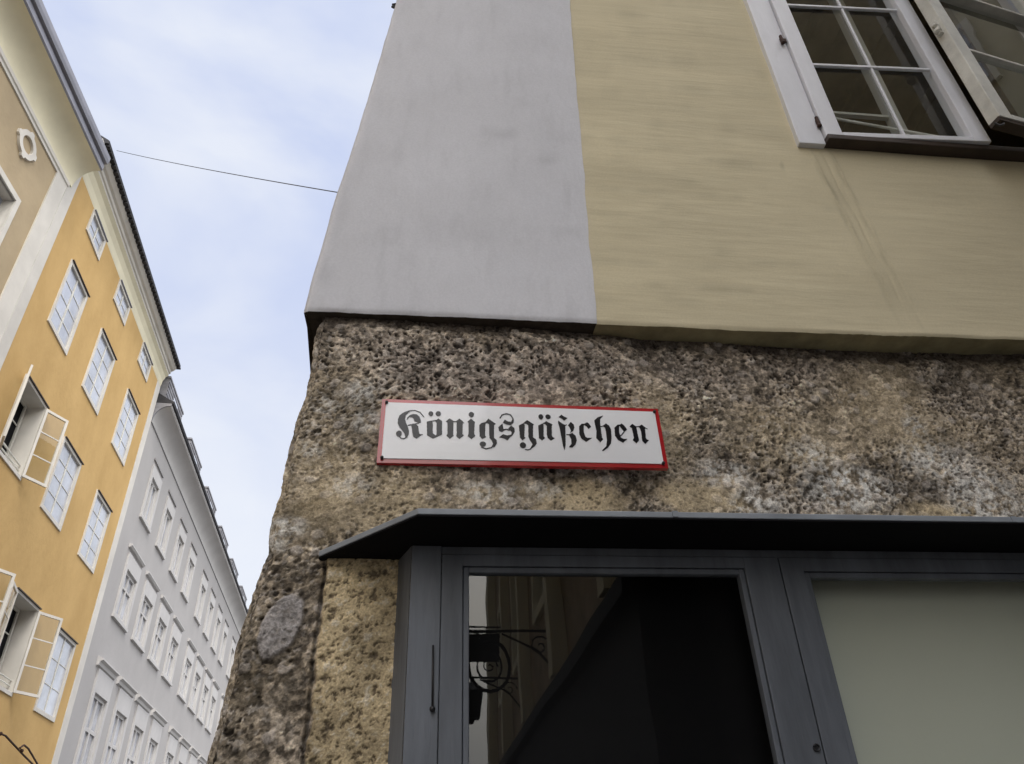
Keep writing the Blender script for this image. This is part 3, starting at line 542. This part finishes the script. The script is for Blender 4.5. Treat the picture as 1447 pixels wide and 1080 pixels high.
for j in range(mask.shape[0]):
    row = np.concatenate([[0], mask[j].astype(int), [0]]); d = np.diff(row); a = np.where(d == 1)[0]; b_ = np.where(d == -1)[0]
    for i0, i1 in zip(a, b_):
        x0, x1, z0_, z1_ = gx[0]+i0*RES, gx[0]+i1*RES, gz[j], gz[j]+RES
        tx.quad((x0, ydome(x0, z0_), z0_), (x1, ydome(x1, z0_), z0_), (x1, ydome(x1, z1_), z1_), (x0, ydome(x0, z1_), z1_))
tx.build('lettering', A['ink'], sg)

# ================================================================ DISPLAY CASE with sheet-metal canopy
YC = 1.615; FC = Fr((0, YC, 0), (1, 0, 0), (0, -1, 0))
case = empty('display_case', (.8, 1.70, 1.0), 'grey painted wall showcase with two glazed doors under a sheet metal canopy', 'display case')
XR = 1.86; ZB = .95; ZT = 2.252
def lid(z0, z1, grow=0):
    pts = [(-.243-grow, 1.76), (-.243-grow, 1.700), (-.019-grow*.4, 1.458-grow), (XR+.10, 1.451-grow), (XR+.33, 1.70), (XR+.33, 1.76)]
    k = len(pts); return [(x, y, z0) for x, y in pts]+[(x, y, z1) for x, y in pts], [tuple(range(k))[::-1], tuple(range(k, 2*k))]+[(i, (i+1) % k, k+(i+1) % k, k+i) for i in range(k)]
cp = MB(); v_, f_ = lid(2.2555, 2.269); cp.add(v_, f_); cpo = cp.build('canopy', A['canopy'], case, bevel=.0015)
so_ = MB(); v_, f_ = lid(2.2515, 2.2548, -.001); so_.add(v_, f_); so_.build('canopy_shade_soffit', A['black'], case)  # black sheet, the shade under the canopy put into its colour
for sx in (.52, 1.30):
    MB().box(sx, sx+.012, 1.4515, 1.4565, 2.2560, 2.2692).build('seam', A['canopy'], cpo)
cb = MB(FC)
# carcass: splayed left cheek, face frame
ck = MB(); xa, xb_ = fac(545, 1000, 1.70).x, fac(580, 1000, YC).x
ck.add([(xa, 1.735, ZB), (xb_-.012, YC+.004, ZB), (xb_-.012, YC+.03, ZB), (xa+.03, 1.735, ZB), (xa, 1.735, ZT-.001), (xb_-.012, YC+.004, ZT-.001), (xb_-.012, YC+.03, ZT-.001), (xa+.03, 1.735, ZT-.001)], [(0, 1, 5, 4), (1, 2, 6, 5), (2, 3, 7, 6), (3, 0, 4, 7), (0, 3, 2, 1), (4, 5, 6, 7)])
ck.build('side_cheek', A['iron_paint'], case); MB().box(XR, XR+.03, YC+.004, 1.735, ZB, ZT-.001).build('side_cheek', A['iron_paint'], case)
x1_ = fac(620, 1000, YC).x; xs_ = fac(1167, 1080, YC).x+.002
cb.box(xb_-.011, x1_-.0006, -.028, .0, ZB, ZT-.001); cb.box(XR-.05, XR+.031, -.03, 0, ZB, ZT-.001); cb.box(x1_-.0006, XR-.05, -.03, -.004, 2.232, ZT-.001); cb.box(x1_-.0006, XR-.05, -.03, -.004, ZB, ZB+.06)
cb.build('face_frame', A['iron_paint'], case, bevel=.002)
def door(x0, x1, gl0, gl1, zt, gt, nm=None):
    d = MB(FC); zb_ = ZB+.065
    gr = .014
    d.box(x0, gl0-gr, -.028, .0, zb_, zt); d.box(gl1+gr, x1, -.028, .0, zb_, zt); d.box(gl0-gr, gl1+gr, -.028, .0, gt+gr, zt); d.box(gl0-gr, gl1+gr, -.028, .0, zb_, zb_+.08)
    o = d.build('door', A['iron_paint'], case, bevel=.0012)
    e = MB(FC); zb2 = zb_+.0815; g2_ = .0015
    e.box(gl0-gr+g2_, gl0, -.026, -.004, zb2, gt+gr-g2_); e.box(gl1, gl1+gr-g2_, -.026, -.004, zb2, gt+gr-g2_); e.box(gl0, gl1, -.026, -.004, gt, gt+gr-g2_); e.build('glazing_bead', A['iron_paint'], o, bevel=.002)
    MB(FC).quad(FC.P(gl0-.004, -.016, zb2), FC.P(gl1+.004, -.016, zb2), FC.P(gl1+.004, -.016, gt+.004), FC.P(gl0-.004, -.016, gt+.004)).build('glass', A['glass_black'], o)
    return o
gA0, gA1 = fac(663, 950, YC).x, fac(1060, 880, YC).x; gB0 = fac(1146, 814, YC).x
door(x1_+.0006, xs_-.0015, gA0, gA1, 2.2305, 2.191); door(xs_+.0015, XR-.0515, gB0, XR-.12, 2.2305, 2.185)
MB(FC).box(x1_, xs_-.003, -.125, -.115, ZB, ZT-.02).build('back_panel', A['black'], case)
bpn = MB(FC); bpn.box(xs_+.003, XR, -.09, -.082, ZB, ZT-.02); tag(bpn.build('back_panel', A['case_board'], case), 'pale greenish backing board')
MB(FC).box(xs_-.002, xs_+.002, -.12, -.03, ZB, ZT-.02).build('divider', A['black'], case)
q0, q1 = fac(612, 912, YC-.008), fac(611, 1000, YC-.008)
bt = MB(); bt.tube([(q0.x, YC-.007, q0.z), (q1.x, YC-.007, q1.z)], .0022); bt.ball((q1.x, YC-.006, q1.z-.002), .006)
bt.build('bolt', A['iron'], case, smooth=True)
q = fac(1153, 1057, YC); lk = MB(); lk.tube([(q.x+.0065*math.cos(a/12*6.283), YC-.003, q.z+.0065*math.sin(a/12*6.283)) for a in range(13)], .0018, 6); lk.tube([(q.x, YC+.002, q.z), (q.x, YC-.0015, q.z)], .004, 12); lk.build('lock', A['iron'], case)

# ---------------------------------------------------------------- small iron hook on the corner
q = fac(556, 9, 1.76); hk = MB(); hk.tube([(q.x+.05, 1.76, q.z-.01), (q.x+.01, 1.76, q.z-.012), (q.x-.004, 1.76, q.z-.004), (q.x-.003, 1.76, q.z+.01), (q.x+.012, 1.76, q.z+.016)], .006)
tag(hk.build('wall_hook', A['iron']), 'small black iron hook high on the white corner edge', 'hook')

# ================================================================ LEFT SIDE OF THE STREET
aL = math.radians(3.9); dL = Vector((-math.sin(aL), math.cos(aL), 0)); nL = Vector((math.cos(aL), math.sin(aL), 0))
FL = Fr(-nL*7, dL, nL)
# ---- orange town house
S0, S1, WT = 12.42, 21.37, 15.13
og = empty('orange_town_house', FL.P(17, 0, 0), 'orange rendered town house with white framed windows and cream cove eaves', 'building')
cols = [(13.70, 14.95), (16.15, 17.48), (18.85, 20.18)]
rows = [(14.44, 15.10), (11.72, 13.43), (8.67, 10.38), (5.22, 7.00)]
holes = []
wins = []
for r_, (z0, z1) in enumerate(rows):
    for c_, (s0, s1) in enumerate(cols):
        if r_ == 0: s0, s1 = s0+.10, s1-.10
        if r_ == 3: s0 += .25*(c_ > 0)*.6; s1 += .2*(c_ > 0)
        opn = (r_, c_) in ((2, 0), (3, 1), (3, 0))
        wins.append((r_, c_, s0, s1, z0, z1, opn)); holes.append((s0+.05, s1-.05, z0+.05, z1-.04))
mbw = grid_wall(FL, [S0, 20.98], [0, WT], holes); mbw.build('wall', A['orange'], og)
MB(FL).box(20.98, S1, -.3, .012, 0, WT).build('pilaster', A['offwhite'], og); mbp = MB(FL); mbp.box(S0, 12.78, -.05, .035, 0, WT-.001); mbp.build('pilaster', A['offwhite'], og)
pr = [(0, WT), (.012, WT+.05), (.03, WT+.22), (.085, WT+.37), (.16, WT+.45), (.165, WT+.50), (.20, WT+.52), (.21, WT+.60), (.27, WT+.63), (.34, WT+.72), (.345, WT+.78)]
cv = MB(FL); cv.sweep(pr[:5]+[(-.5, WT+.45), (-.5, WT)], S0-.02, S1); cv.build('cove', A['cream'], og, smooth=False)
cv = MB(FL); cv.sweep([(-.5, WT+.452)]+[(p, z+.002) for p, z in pr[4:]]+[(-.5, WT+.78)], S0-.02, S1); cv.build('cornice', A['offwhite'], og)
ro = MB(FL); ro.sweep([(-6, 20.2), (-6, 20.0), (.30, WT+.79), (.43, WT+.79), (.44, WT+.86), (.40, WT+.90)], S0+.1, S1+.02)
k = 0; s_ = S0+.15
while s_ < S1: ro.box(s_, s_+.11, .30, .452, WT+.74, WT+.788); s_ += .19
ro.build('roof', A['roof'], og)
bd = MB(FL); bd.box(S0, S1, -12, -.62, 0, 16); bd.build('rear_walls', A['orange'], og)
rng2 = random.Random(5)
def panes(par, fr, s0, s1, z0, z1, p, nc_, nr_, bar=.028):
    mb = MB(fr); mb.quad(fr.P(s0, p, z0), fr.P(s1, p, z0), fr.P(s1, p, z1), fr.P(s0, p, z1)); mb.build('pane', A['pane'], par)
    fm = MB(fr)
    for i in range(1, nc_):
        x = s0+(s1-s0)*i/nc_; wv = bar*(1.7 if i*2 == nc_ or nc_ == 2 else .9); fm.box(x-wv/2*1.2, x+wv/2*1.2, p+.002, p+.014, z0, z1)
    for j in range(1, nr_):
        z = z0+(z1-z0)*j/nr_
        for i in range(nc_): a_ = s0+(s1-s0)*i/nc_+bar*.9; b__ = s0+(s1-s0)*(i+1)/nc_-bar*.9; fm.box(a_, b__, p+.002, p+.010, z-bar*.3, z+bar*.3)
    fm.build('glazing_bars', A['old_paint'], par)
def open_sash(par, hs, hp, wd, z0, z1, ang, right=True, nr_=4):
    # hinge at (hs,hp); swings out by ang from shut
    dr = -1 if right else 1
    d = FL.d*(dr*math.cos(ang))+FL.n*math.sin(ang); n_ = FL.n*math.cos(ang)-FL.d*(dr*math.sin(ang))
    F_ = Fr(FL.P(hs, hp, 0), d, n_); mb = MB(F_); ring(mb, 0, wd, z0, z1, .055, -.02, .02)
    for j in range(1, nr_): z = z0+(z1-z0)*j/nr_; mb.box(.055, wd-.055, -.01, .01, z-.012, z+.012)
    mb.build('open_sash', A['offwhite'], par)
    MB(F_).quad(F_.P(.05, 0, z0+.05), F_.P(wd-.05, 0, z0+.05), F_.P(wd-.05, 0, z1-.05), F_.P(.05, 0, z1-.05)).build('pane', A['glass'], par)
for (r_, c_, s0, s1, z0, z1, opn) in wins:
    mb = MB(FL); ring(mb, s0, s1, z0, z1, .085 if not opn else .07, -.04, .028)
    reveal(mb, s0+.084 if not opn else s0+.069, s1-.084 if not opn else s1-.069, z0+.084 if not opn else z0+.069, z1-.084 if not opn else z1-.069, -.03, -.10 if not opn else -.34)
    wo = mb.build('window', A['offwhite'], og)
    db = MB(FL); db.box(s0+.02, s1+.03, .0285, .062, z1-.018, z1+.004); db.build('drip_bar', A['brown_sill'] if r_ != 0 else A['zinc'], wo)
    if not opn: panes(wo, FL, s0+.085, s1-.085, z0+.085, z1-.085, -.02, 2, 2 if r_ == 0 else (3 if r_ == 3 else 4))
    else:
        tag(wo, 'window with its sashes swung open')
        i0, i1, j0, j1 = s0+.07, s1-.07, z0+.07, z1-.07
        MB(FL).quad(FL.P(i0, -.345, j0), FL.P(i1, -.345, j0), FL.P(i1, -.345, j1), FL.P(i0, -.345, j1)).build('room', A['black'], wo)  # black sheet standing in for the unlit room
        ib = MB(FL); ring(ib, i0+.05, i1-.05, j0, j1, .07, -.335, -.30); m_ = (i0+i1)/2; ib.box(m_-.035, m_+.035, -.335, -.305, j0+.07, j1-.07)
        for t_ in (1/3, 2/3):
            z = j0+(j1-j0)*t_; ib.box(i0+.12, m_-.035, -.332, -.315, z-.012, z+.012); ib.box(m_+.035, i1-.12, -.332, -.315, z-.012, z+.012)
        ib.build('inner_sash', A['curtain'], wo)
        gb = MB(FL); gb.tube([FL.P(i0, -.05, j0+.22), FL.P(i1, -.05, j0+.22)], .015); gb.tube([FL.P(i0, -.05, j0+.12), FL.P(i1, -.05, j0+.12)], .015)
        gb.build('guard_rail', A['old_paint'], wo)
        wd = (i1-i0)/2
        open_sash(wo, s1-.06, .035, wd, j0, j1, math.radians(148), True, 3 if r_ == 2 else 3)
        open_sash(wo, s0+.06, .035, wd, j0, j1, math.radians(154 if r_ == 2 else 168), False, 3)
# ---- tan house nearest on the left
bB = math.radians(1.1); dB = Vector((math.sin(bB), math.cos(bB), 0)); nB = Vector((math.cos(bB), -math.sin(bB), 0))
fold = FL.P(12.42, 0, 0)
FB = Fr(fold, dB, nB)
tn = empty('tan_town_house', FB.P(-5, 0, 0), 'tan house with deep cream eaves, grey gutter and white oval wall ornament', 'building')
BT = 14.25
hb_ = [(-2.2, -1.13, 10.7, 12.66), (-5.0, -3.9, 10.7, 12.66)]
grid_wall(FB, [-26, -.44], [0, BT], hb_).build('wall', A['tan'], tn)
mb = MB(FB); mb.box(-.44, .0, -.3, .03, 0, BT); mb.build('pilaster', A['offwhite'], tn)
mb = MB(FB); mb.sweep([(-.4, BT), (.03, BT), (.035, BT+.06), (.06, BT+.08), (.06, BT+.17), (-.4, BT+.17)], -26, .02); mb.build('frieze', A['offwhite'], tn)
cz = BT+.172; prf = [(.05, cz)]+[(.05+.45*(1-math.cos(t_))**1.0, cz+.56*math.sin(t_)) for t_ in np.linspace(.1, 1.57, 28)]
mb = MB(FB); mb.sweep(prf+[(-.4, cz+.56), (-.4, cz)], -26, .12); mb.build('cove', A['cream'], tn)
mb = MB(FB); gz_ = cz+.562; mb.sweep([(-.4, gz_), (.50, gz_), (.53, gz_+.03), (.53, gz_+.16), (.515, gz_+.18), (.515, gz_+.21), (.58, gz_+.22), (.60, gz_+.30), (.60, gz_+.42), (-.4, gz_+.42)], -26, .13); mb.build('gutter', A['zinc'], tn)
mb = MB(FB); mb.sweep([(.5, gz_+.43), (-6, gz_+4.4), (-6, gz_+.43)], -26, .13); mb.build('roof', A['roof'], tn)
mb = MB(FB); mb.box(-26, -.0, -12, -.62, 0, 15); mb.build('rear_walls', A['tan'], tn)
# oval ornament: lugged frame with an elliptical opening
cu, czz = -1.51, 13.77; mb = MB(FB); nn = 48; vo = []; vi = []
for i in range(nn):
    a = 6.2832*i/nn; ca_, sa_ = math.cos(a), math.sin(a)
    sq = max(abs(ca_)/.34, abs(sa_)/.30); rx_ = 1/sq; rell = 1/math.hypot(ca_/.30, sa_/.27)
    lug = 1 if (abs(math.sin(2*a)) < .35) else 0
    rr_ = rell*1.0+.055*lug; vo.append((cu+rr_*ca_, czz+rr_*sa_*1.02)); ri = 1/math.hypot(ca_/.19, sa_/.17); vi.append((cu+ri*ca_, czz+ri*sa_))
vs = [FB.P(s, .05, z) for s, z in vo]+[FB.P(s, .05, z) for s, z in vi]+[FB.P(s, 0, z) for s, z in vo]+[FB.P(s, 0.0, z) for s, z in vi]
fs = []
for i in range(nn): j = (i+1) % nn; fs += [(i, j, nn+j, nn+i), (i, 2*nn+i, 2*nn+j, j), (nn+i, nn+j, 3*nn+j, 3*nn+i)]
mb.add(vs, fs); mb.build('oval_ornament', A['offwhite'], tn)
for h_ in hb_[:2]:
    mb = MB(FB); ring(mb, h_[0]-.10, h_[1]+.10, h_[2]-.1, h_[3]+.09, .12, -.02, .04); reveal(mb, h_[0]+.02, h_[1]-.02, h_[2]+.02, h_[3]-.03, .0, -.22); wo = mb.build('window', A['offwhite'], tn)
    panes(wo, FB, h_[0]+.02, h_[1]-.02, h_[2]+.02, h_[3]-.03, -.20, 2, 3)
# ---- pale grey house beyond
G0, G1 = 21.40, 60.0; GT = 13.88
gr = empty('pale_grey_house', FL.P(40, 0, 0), 'long pale grey house with rows of hooded windows and white cove cornice', 'building')
sc_ = []
for blk in range(5):
    for i in range(4): sc_.append(23.22+blk*9.75+i*2.27)
sc_ = [s for s in sc_ if s < G1-1]
hl = []
for s in sc_: hl += [(s-.46, s+.46, 11.45, 12.72), (s-.58, s+.58, 8.42, 9.72), (s-.60, s+.60, 4.0, 6.36)]
grid_wall(FL, [G0, G1], [0, GT], hl).build('wall', A['grey_wall'], gr)
for q_, s in enumerate(sc_):
    for r_, (hw, z0, z1, fw, ft, fb) in enumerate(((.46, 11.45, 12.72, .16, .34, .02), (.58, 8.42, 9.72, .17, .42, .02), (.60, 4.0, 6.36, .17, .56, .02))):
        mb = MB(FL); o0, o1 = s-hw, s+hw
        mb.box(o0-fw, o0, -.0, .05, z0-.05, z1+ft); mb.box(o1, o1+fw, -.0, .05, z0-.05, z1+ft); mb.box(o0, o1, 0, .05, z1, z1+ft); reveal(mb, o0, o1, z0, z1, .0, -.20)
        if r_ == 1: mb.box(o0-fw-.05, o1+fw+.05, 0, .07, z0-.13, z0-.052)
        if r_ == 0: mb.box(o0-fw-.03, o1+fw+.03, 0, .07, z0-.15, z0-.052)
        wo = mb.build('window', A['trim'], gr)
        p_ = -.07; mb = MB(FL); mb.quad(FL.P(o0, p_, z0), FL.P(o1, p_, z0), FL.P(o1, p_, z1), FL.P(o0, p_, z1)); mb.build('pane', A['pane'], wo)
        mb = MB(FL); ring(mb, o0, o1, z0, z1, .09, p_+.002, p_+.05); mb.box(s-.05, s+.05, p_+.002, p_+.05, z0+.09, z1-.09)
        if r_ != 0: mb.box(o0+.09, s-.05, p_+.002, p_+.045, z0+.62*(z1-z0), z0+.66*(z1-z0)); mb.box(s+.05, o1-.09, p_+.002, p_+.045, z0+.62*(z1-z0), z0+.66*(z1-z0))
        mb.build('glazing_bars', A['trim'], wo)
        if r_ == 0: mb = MB(FL); mb.box(o0-fw-.02, o1+fw+.02, .0, .045, z1+ft+.16, z1+ft+.22); mb.build('hood', A['trim_line'], wo)
        if r_ == 1: mb = MB(FL); mb.sweep([(0, z1+ft+.12), (.06, z1+ft+.13), (.10, z1+ft+.18), (.10, z1+ft+.21), (0, z1+ft+.25)], o0-fw-.12, o1+fw+.08); mb.build('hood', A['trim'], wo)
        if r_ == 2: mb = MB(FL); mb.sweep([(0, z1+ft+.03), (.06, z1+ft+.05), (.08, z1+ft+.13), (.15, z1+ft+.17), (.15, z1+ft+.21), (0, z1+ft+.28)], o0-fw-.363 if q_ % 4 else o0-fw-.2, o1+fw+(-.006+.003 if q_ % 4 != 3 else .2)-(0 if q_ % 4 == 3 else -.0)); mb.build('hood', A['trim'], wo)
mb = MB(FL); mb.sweep([(0, GT), (.03, GT), (.03, GT+.04), (0, GT+.06)], G0, G1); mb.build('string_course', A['trim_line'], gr)
cp_ = [(.0, GT+.062)]+[(.42*(1-math.cos(t_)), GT+.062+.55*math.sin(t_)) for t_ in np.linspace(.15, 1.57, 26)]+[(.45, GT+.64), (.45, GT+.70)]
mb = MB(FL); mb.sweep(cp_+[(-.5, GT+.70), (-.5, GT+.06)], G0+.06, G1); mb.build('cove', A['trim'], gr)
mb = MB(FL); mb.sweep([(p+.012, z-.004) for p, z in cp_]+[(-.5, GT+.70), (-.5, GT+.06)], G0+.0, G0+.055); mb.build('cornice_end', A['slate'], gr)
mb = MB(FL); mb.sweep([(.3, GT+.705), (.50, GT+.705), (.52, GT+.78), (.45, GT+.79), (-6, GT+4.6), (-6, GT+.705)], G0, G1); mb.build('roof', A['roof'], gr)
mb = MB(FL); mb.box(G0, G1, -12, -.62, 0, 14.4); mb.build('rear_walls', A['grey_wall'], gr)
for i in range(9):
    s = G0+.15+i*3.95
    if s > G1-3: break
    mb = MB(FL); mb.box(s, s+2.2, -2.2, .16, GT+.80, GT+1.72); mb.box(s-.04, s+2.24, -2.2, .20, GT+1.72, GT+1.78)
    for j in range(6): mb.box(s+.02, s+2.18, .16, .185, GT+.86+j*.145, GT+.96+j*.145)
    d_ = mb.build('dormer', A['slate'], gr)
    mb = MB(FL); mb.box(s+.8, s+1.4, .187, .20, GT+.95, GT+1.5); mb.build('dormer_window', A['pane'], d_)

# ---- wire across the street, iron brackets at the lower left
a0 = onplane(165, 213, FL.P(0, .44, 0), nL); b0 = fac(562, 286, 5.2)
mb = MB(); pts = []
for i in range(25): t_ = i/24; p = a0*(1-t_)+b0*t_; p.z -= .2*t_*(1-t_); pts.append(p)
mb.tube(pts, .006, 6); tag(mb.build('overhead_wire', A['iron']), 'thin dark wire spanning the street against the sky', 'wire')
def bracket(px, lab):
    pts = [onplane(x, y, FL.P(0, p, 0), nL) for x, y, p in px]; mb = MB(); mb.tube(pts, .018, 8); mb.ball(pts[0], .035)
    tag(mb.build('wall_bracket', A['rust']), lab, 'bracket', 'iron brackets on the orange house')
bracket([(1, 1037, .45), (8, 1040, .44), (20, 1053, .38), (34, 1068, .30), (50, 1084, .18), (62, 1098, -.02)], 'rust brown iron bracket arm with knob, left one on orange wall')
bracket([(31, 1061, .42), (28, 1057, .42), (34, 1053, .40), (40, 1058, .36), (46, 1068, .30), (54, 1082, .2), (64, 1100, -.02)], 'smaller rust brown iron bracket with curled hook on orange wall')

# ================================================================ HOUSE ACROSS THE ALLEY (behind the camera, seen in the glass)
FO = Fr((1.5, -1.75, 0), (0, -1, 0), (-1, 0, 0))
op = empty('alley_house', (4, -6, 0), 'dark fronted house across the alley reflected in the showcase glass', 'building')
hs_ = [(1.2+i*2.6, 2.3+i*2.6, z, z+1.6) for i in range(5) for z in (4.6, 7.4, 10.0)]
grid_wall(FO, [0, 13.3], [3.45, 12.2], hs_).build('wall', A['alley_street'], op)
mb = MB(FO); mb.box(0, 13.3, -.4, .05, 0, 3.45); mb.build('ground_floor', A['dark_stone'], op)
mb = MB(); mb.quad((1.5, -1.75, 6.0), (12, -1.75, 6.0), (12, -1.75, 12.2), (1.5, -1.75, 12.2)); mb.build('alley_wall', A['alley_upper'], op); mb = MB(); mb.quad((1.5, -1.75, 0), (12, -1.75, 0), (12, -1.75, 6.0), (1.5, -1.75, 6.0)); mb.quad((12, -1.75, 0), (12, -15.05, 0), (12, -15.05, 12.2), (12, -1.75, 12.2)); mb.quad((1.5, -15.05, 0), (12, -15.05, 0), (12, -15.05, 12.2), (1.5, -15.05, 12.2)); mb.build('side_wall', A['dark_stone'], op)  # alley side painted as lit above and dark below
mb = MB(); mb.box(1.25, 12.2, -15.2, -1.55, 12.2, 12.45, fr=W); mb.build('roof', A['roof'], op)
for h_ in hs_:
    mb = MB(FO); ring(mb, h_[0]-.08, h_[1]+.08, h_[2]-.08, h_[3]+.08, .12, -.02, .05); reveal(mb, h_[0]+.02, h_[1]-.02, h_[2]+.02, h_[3]-.02, 0, -.15); wo = mb.build('window', A['cream'], op)
    panes(wo, FO, h_[0]+.02, h_[1]-.02, h_[2]+.02, h_[3]-.02, -.13, 2, 3)
ae = empty('added_alley_house', (9, 0, 0), 'added pale beige house closing the far end of the alley, out of view', 'building')  # unseen house, added so the open sash mirrors a wall instead of sky
mb = MB(); mb.box(9.0, 11.9, -1.74, 1.55, 2.8, 13.5); mb.build('wall', A['alley_upper'], ae)
mb = MB(); mb.box(8.9, 12.0, -1.744, 1.6, 13.5, 13.7); mb.build('roof', A['roof'], ae)
for z in (5, 8, 11):
    for y in (-1.1, .25):
        mb = MB(); mb.box(8.93, 8.999, y, y+.9, z, z+1.4); wo = mb.build('window', A['offwhite'], ae); MB().box(8.90, 8.929, y+.1, y+.8, z+.1, z+1.3).build('pane', A['pane'], wo)
def scroll(mb, x, y, z, r0, sg=1):
    mb.tube([(x+sg*r0*(1-t/16)*math.cos(t*.62), y, z+r0*(1-t/16)*math.sin(t*.62)) for t in range(15)], .009, 6)
labs = ['black iron sign bracket with a round wreath nearest the alley corner', 'black iron sign bracket with a hanging lantern in the middle', 'long black sign board on an iron arm farthest down the street']
for i in range(3):
    y_ = -1.75-(3.4+i*3.2); z_ = (4.0, 4.25, 5.9)[i]
    r_ = empty('hanging_sign', (1.5, y_, z_), labs[i], 'sign', 'iron signs hanging over the street')
    mb = MB(); mb.tube([(1.5, y_, z_), (.45, y_, z_)], .016); mb.tube([(1.5, y_, z_-.5), (1.25, y_, z_-.2), (.85, y_, z_-.03)], .012); scroll(mb, 1.28, y_, z_-.16, .12); scroll(mb, .42, y_, z_+.05, .07, -1); mb.build('arm', A['iron'], r_)
    mb = MB()
    if i == 0:
        mb.tube([(.72+.22*math.cos(t*.3142), y_, z_-.36+.26*math.sin(t*.3142)) for t in range(21)], .02, 6); mb.tube([(.72+.13*math.cos(t*.3142), y_, z_-.36+.16*math.sin(t*.3142)) for t in range(21)], .012, 6); scroll(mb, .72, y_, z_-.36, .09); mb.tube([(.72, y_, z_), (.72, y_, z_-.1)], .008)
    elif i == 1:
        for (a0_, a1_, z0_, z1_) in ((.12, .16, -.55, -.2), (.16, .03, -.2, -.08)):
            mb.add([(.72+a0_*cx_, y_+a0_*cy_, z_+z0_) for cx_, cy_ in ((-1, -1), (1, -1), (1, 1), (-1, 1))]+[(.72+a1_*cx_, y_+a1_*cy_, z_+z1_) for cx_, cy_ in ((-1, -1), (1, -1), (1, 1), (-1, 1))], [(0, 1, 5, 4), (1, 2, 6, 5), (2, 3, 7, 6), (3, 0, 4, 7), (0, 3, 2, 1), (4, 5, 6, 7)])
        mb.ball((.72, y_, z_-.58), .05); mb.tube([(.72, y_, z_), (.72, y_, z_-.1)], .01)
    else: mb.box(-.2, 1.45, y_-.02, y_+.02, z_-.62, z_-.12); mb.tube([(.1, y_, z_), (.1, y_, z_-.13)], .01); mb.tube([(1.2, y_, z_), (1.2, y_, z_-.13)], .01)
    mb.build('sign_body', A['iron'], r_)
mb = MB(FO)
for k in range(5): mb.box(.5+k*2.6, .72+k*2.6, 0, .16, 3.5, 11.9)
mb.box(0, 13.3, .0, .3, 11.9, 12.15)
mb.build('facade_trim', A['cream'], op)
mb = MB(FO); mb.box(0, 13.3, .051, .16, 3.3, 3.44); mb.build('shop_cornice', A['dark_stone'], op)
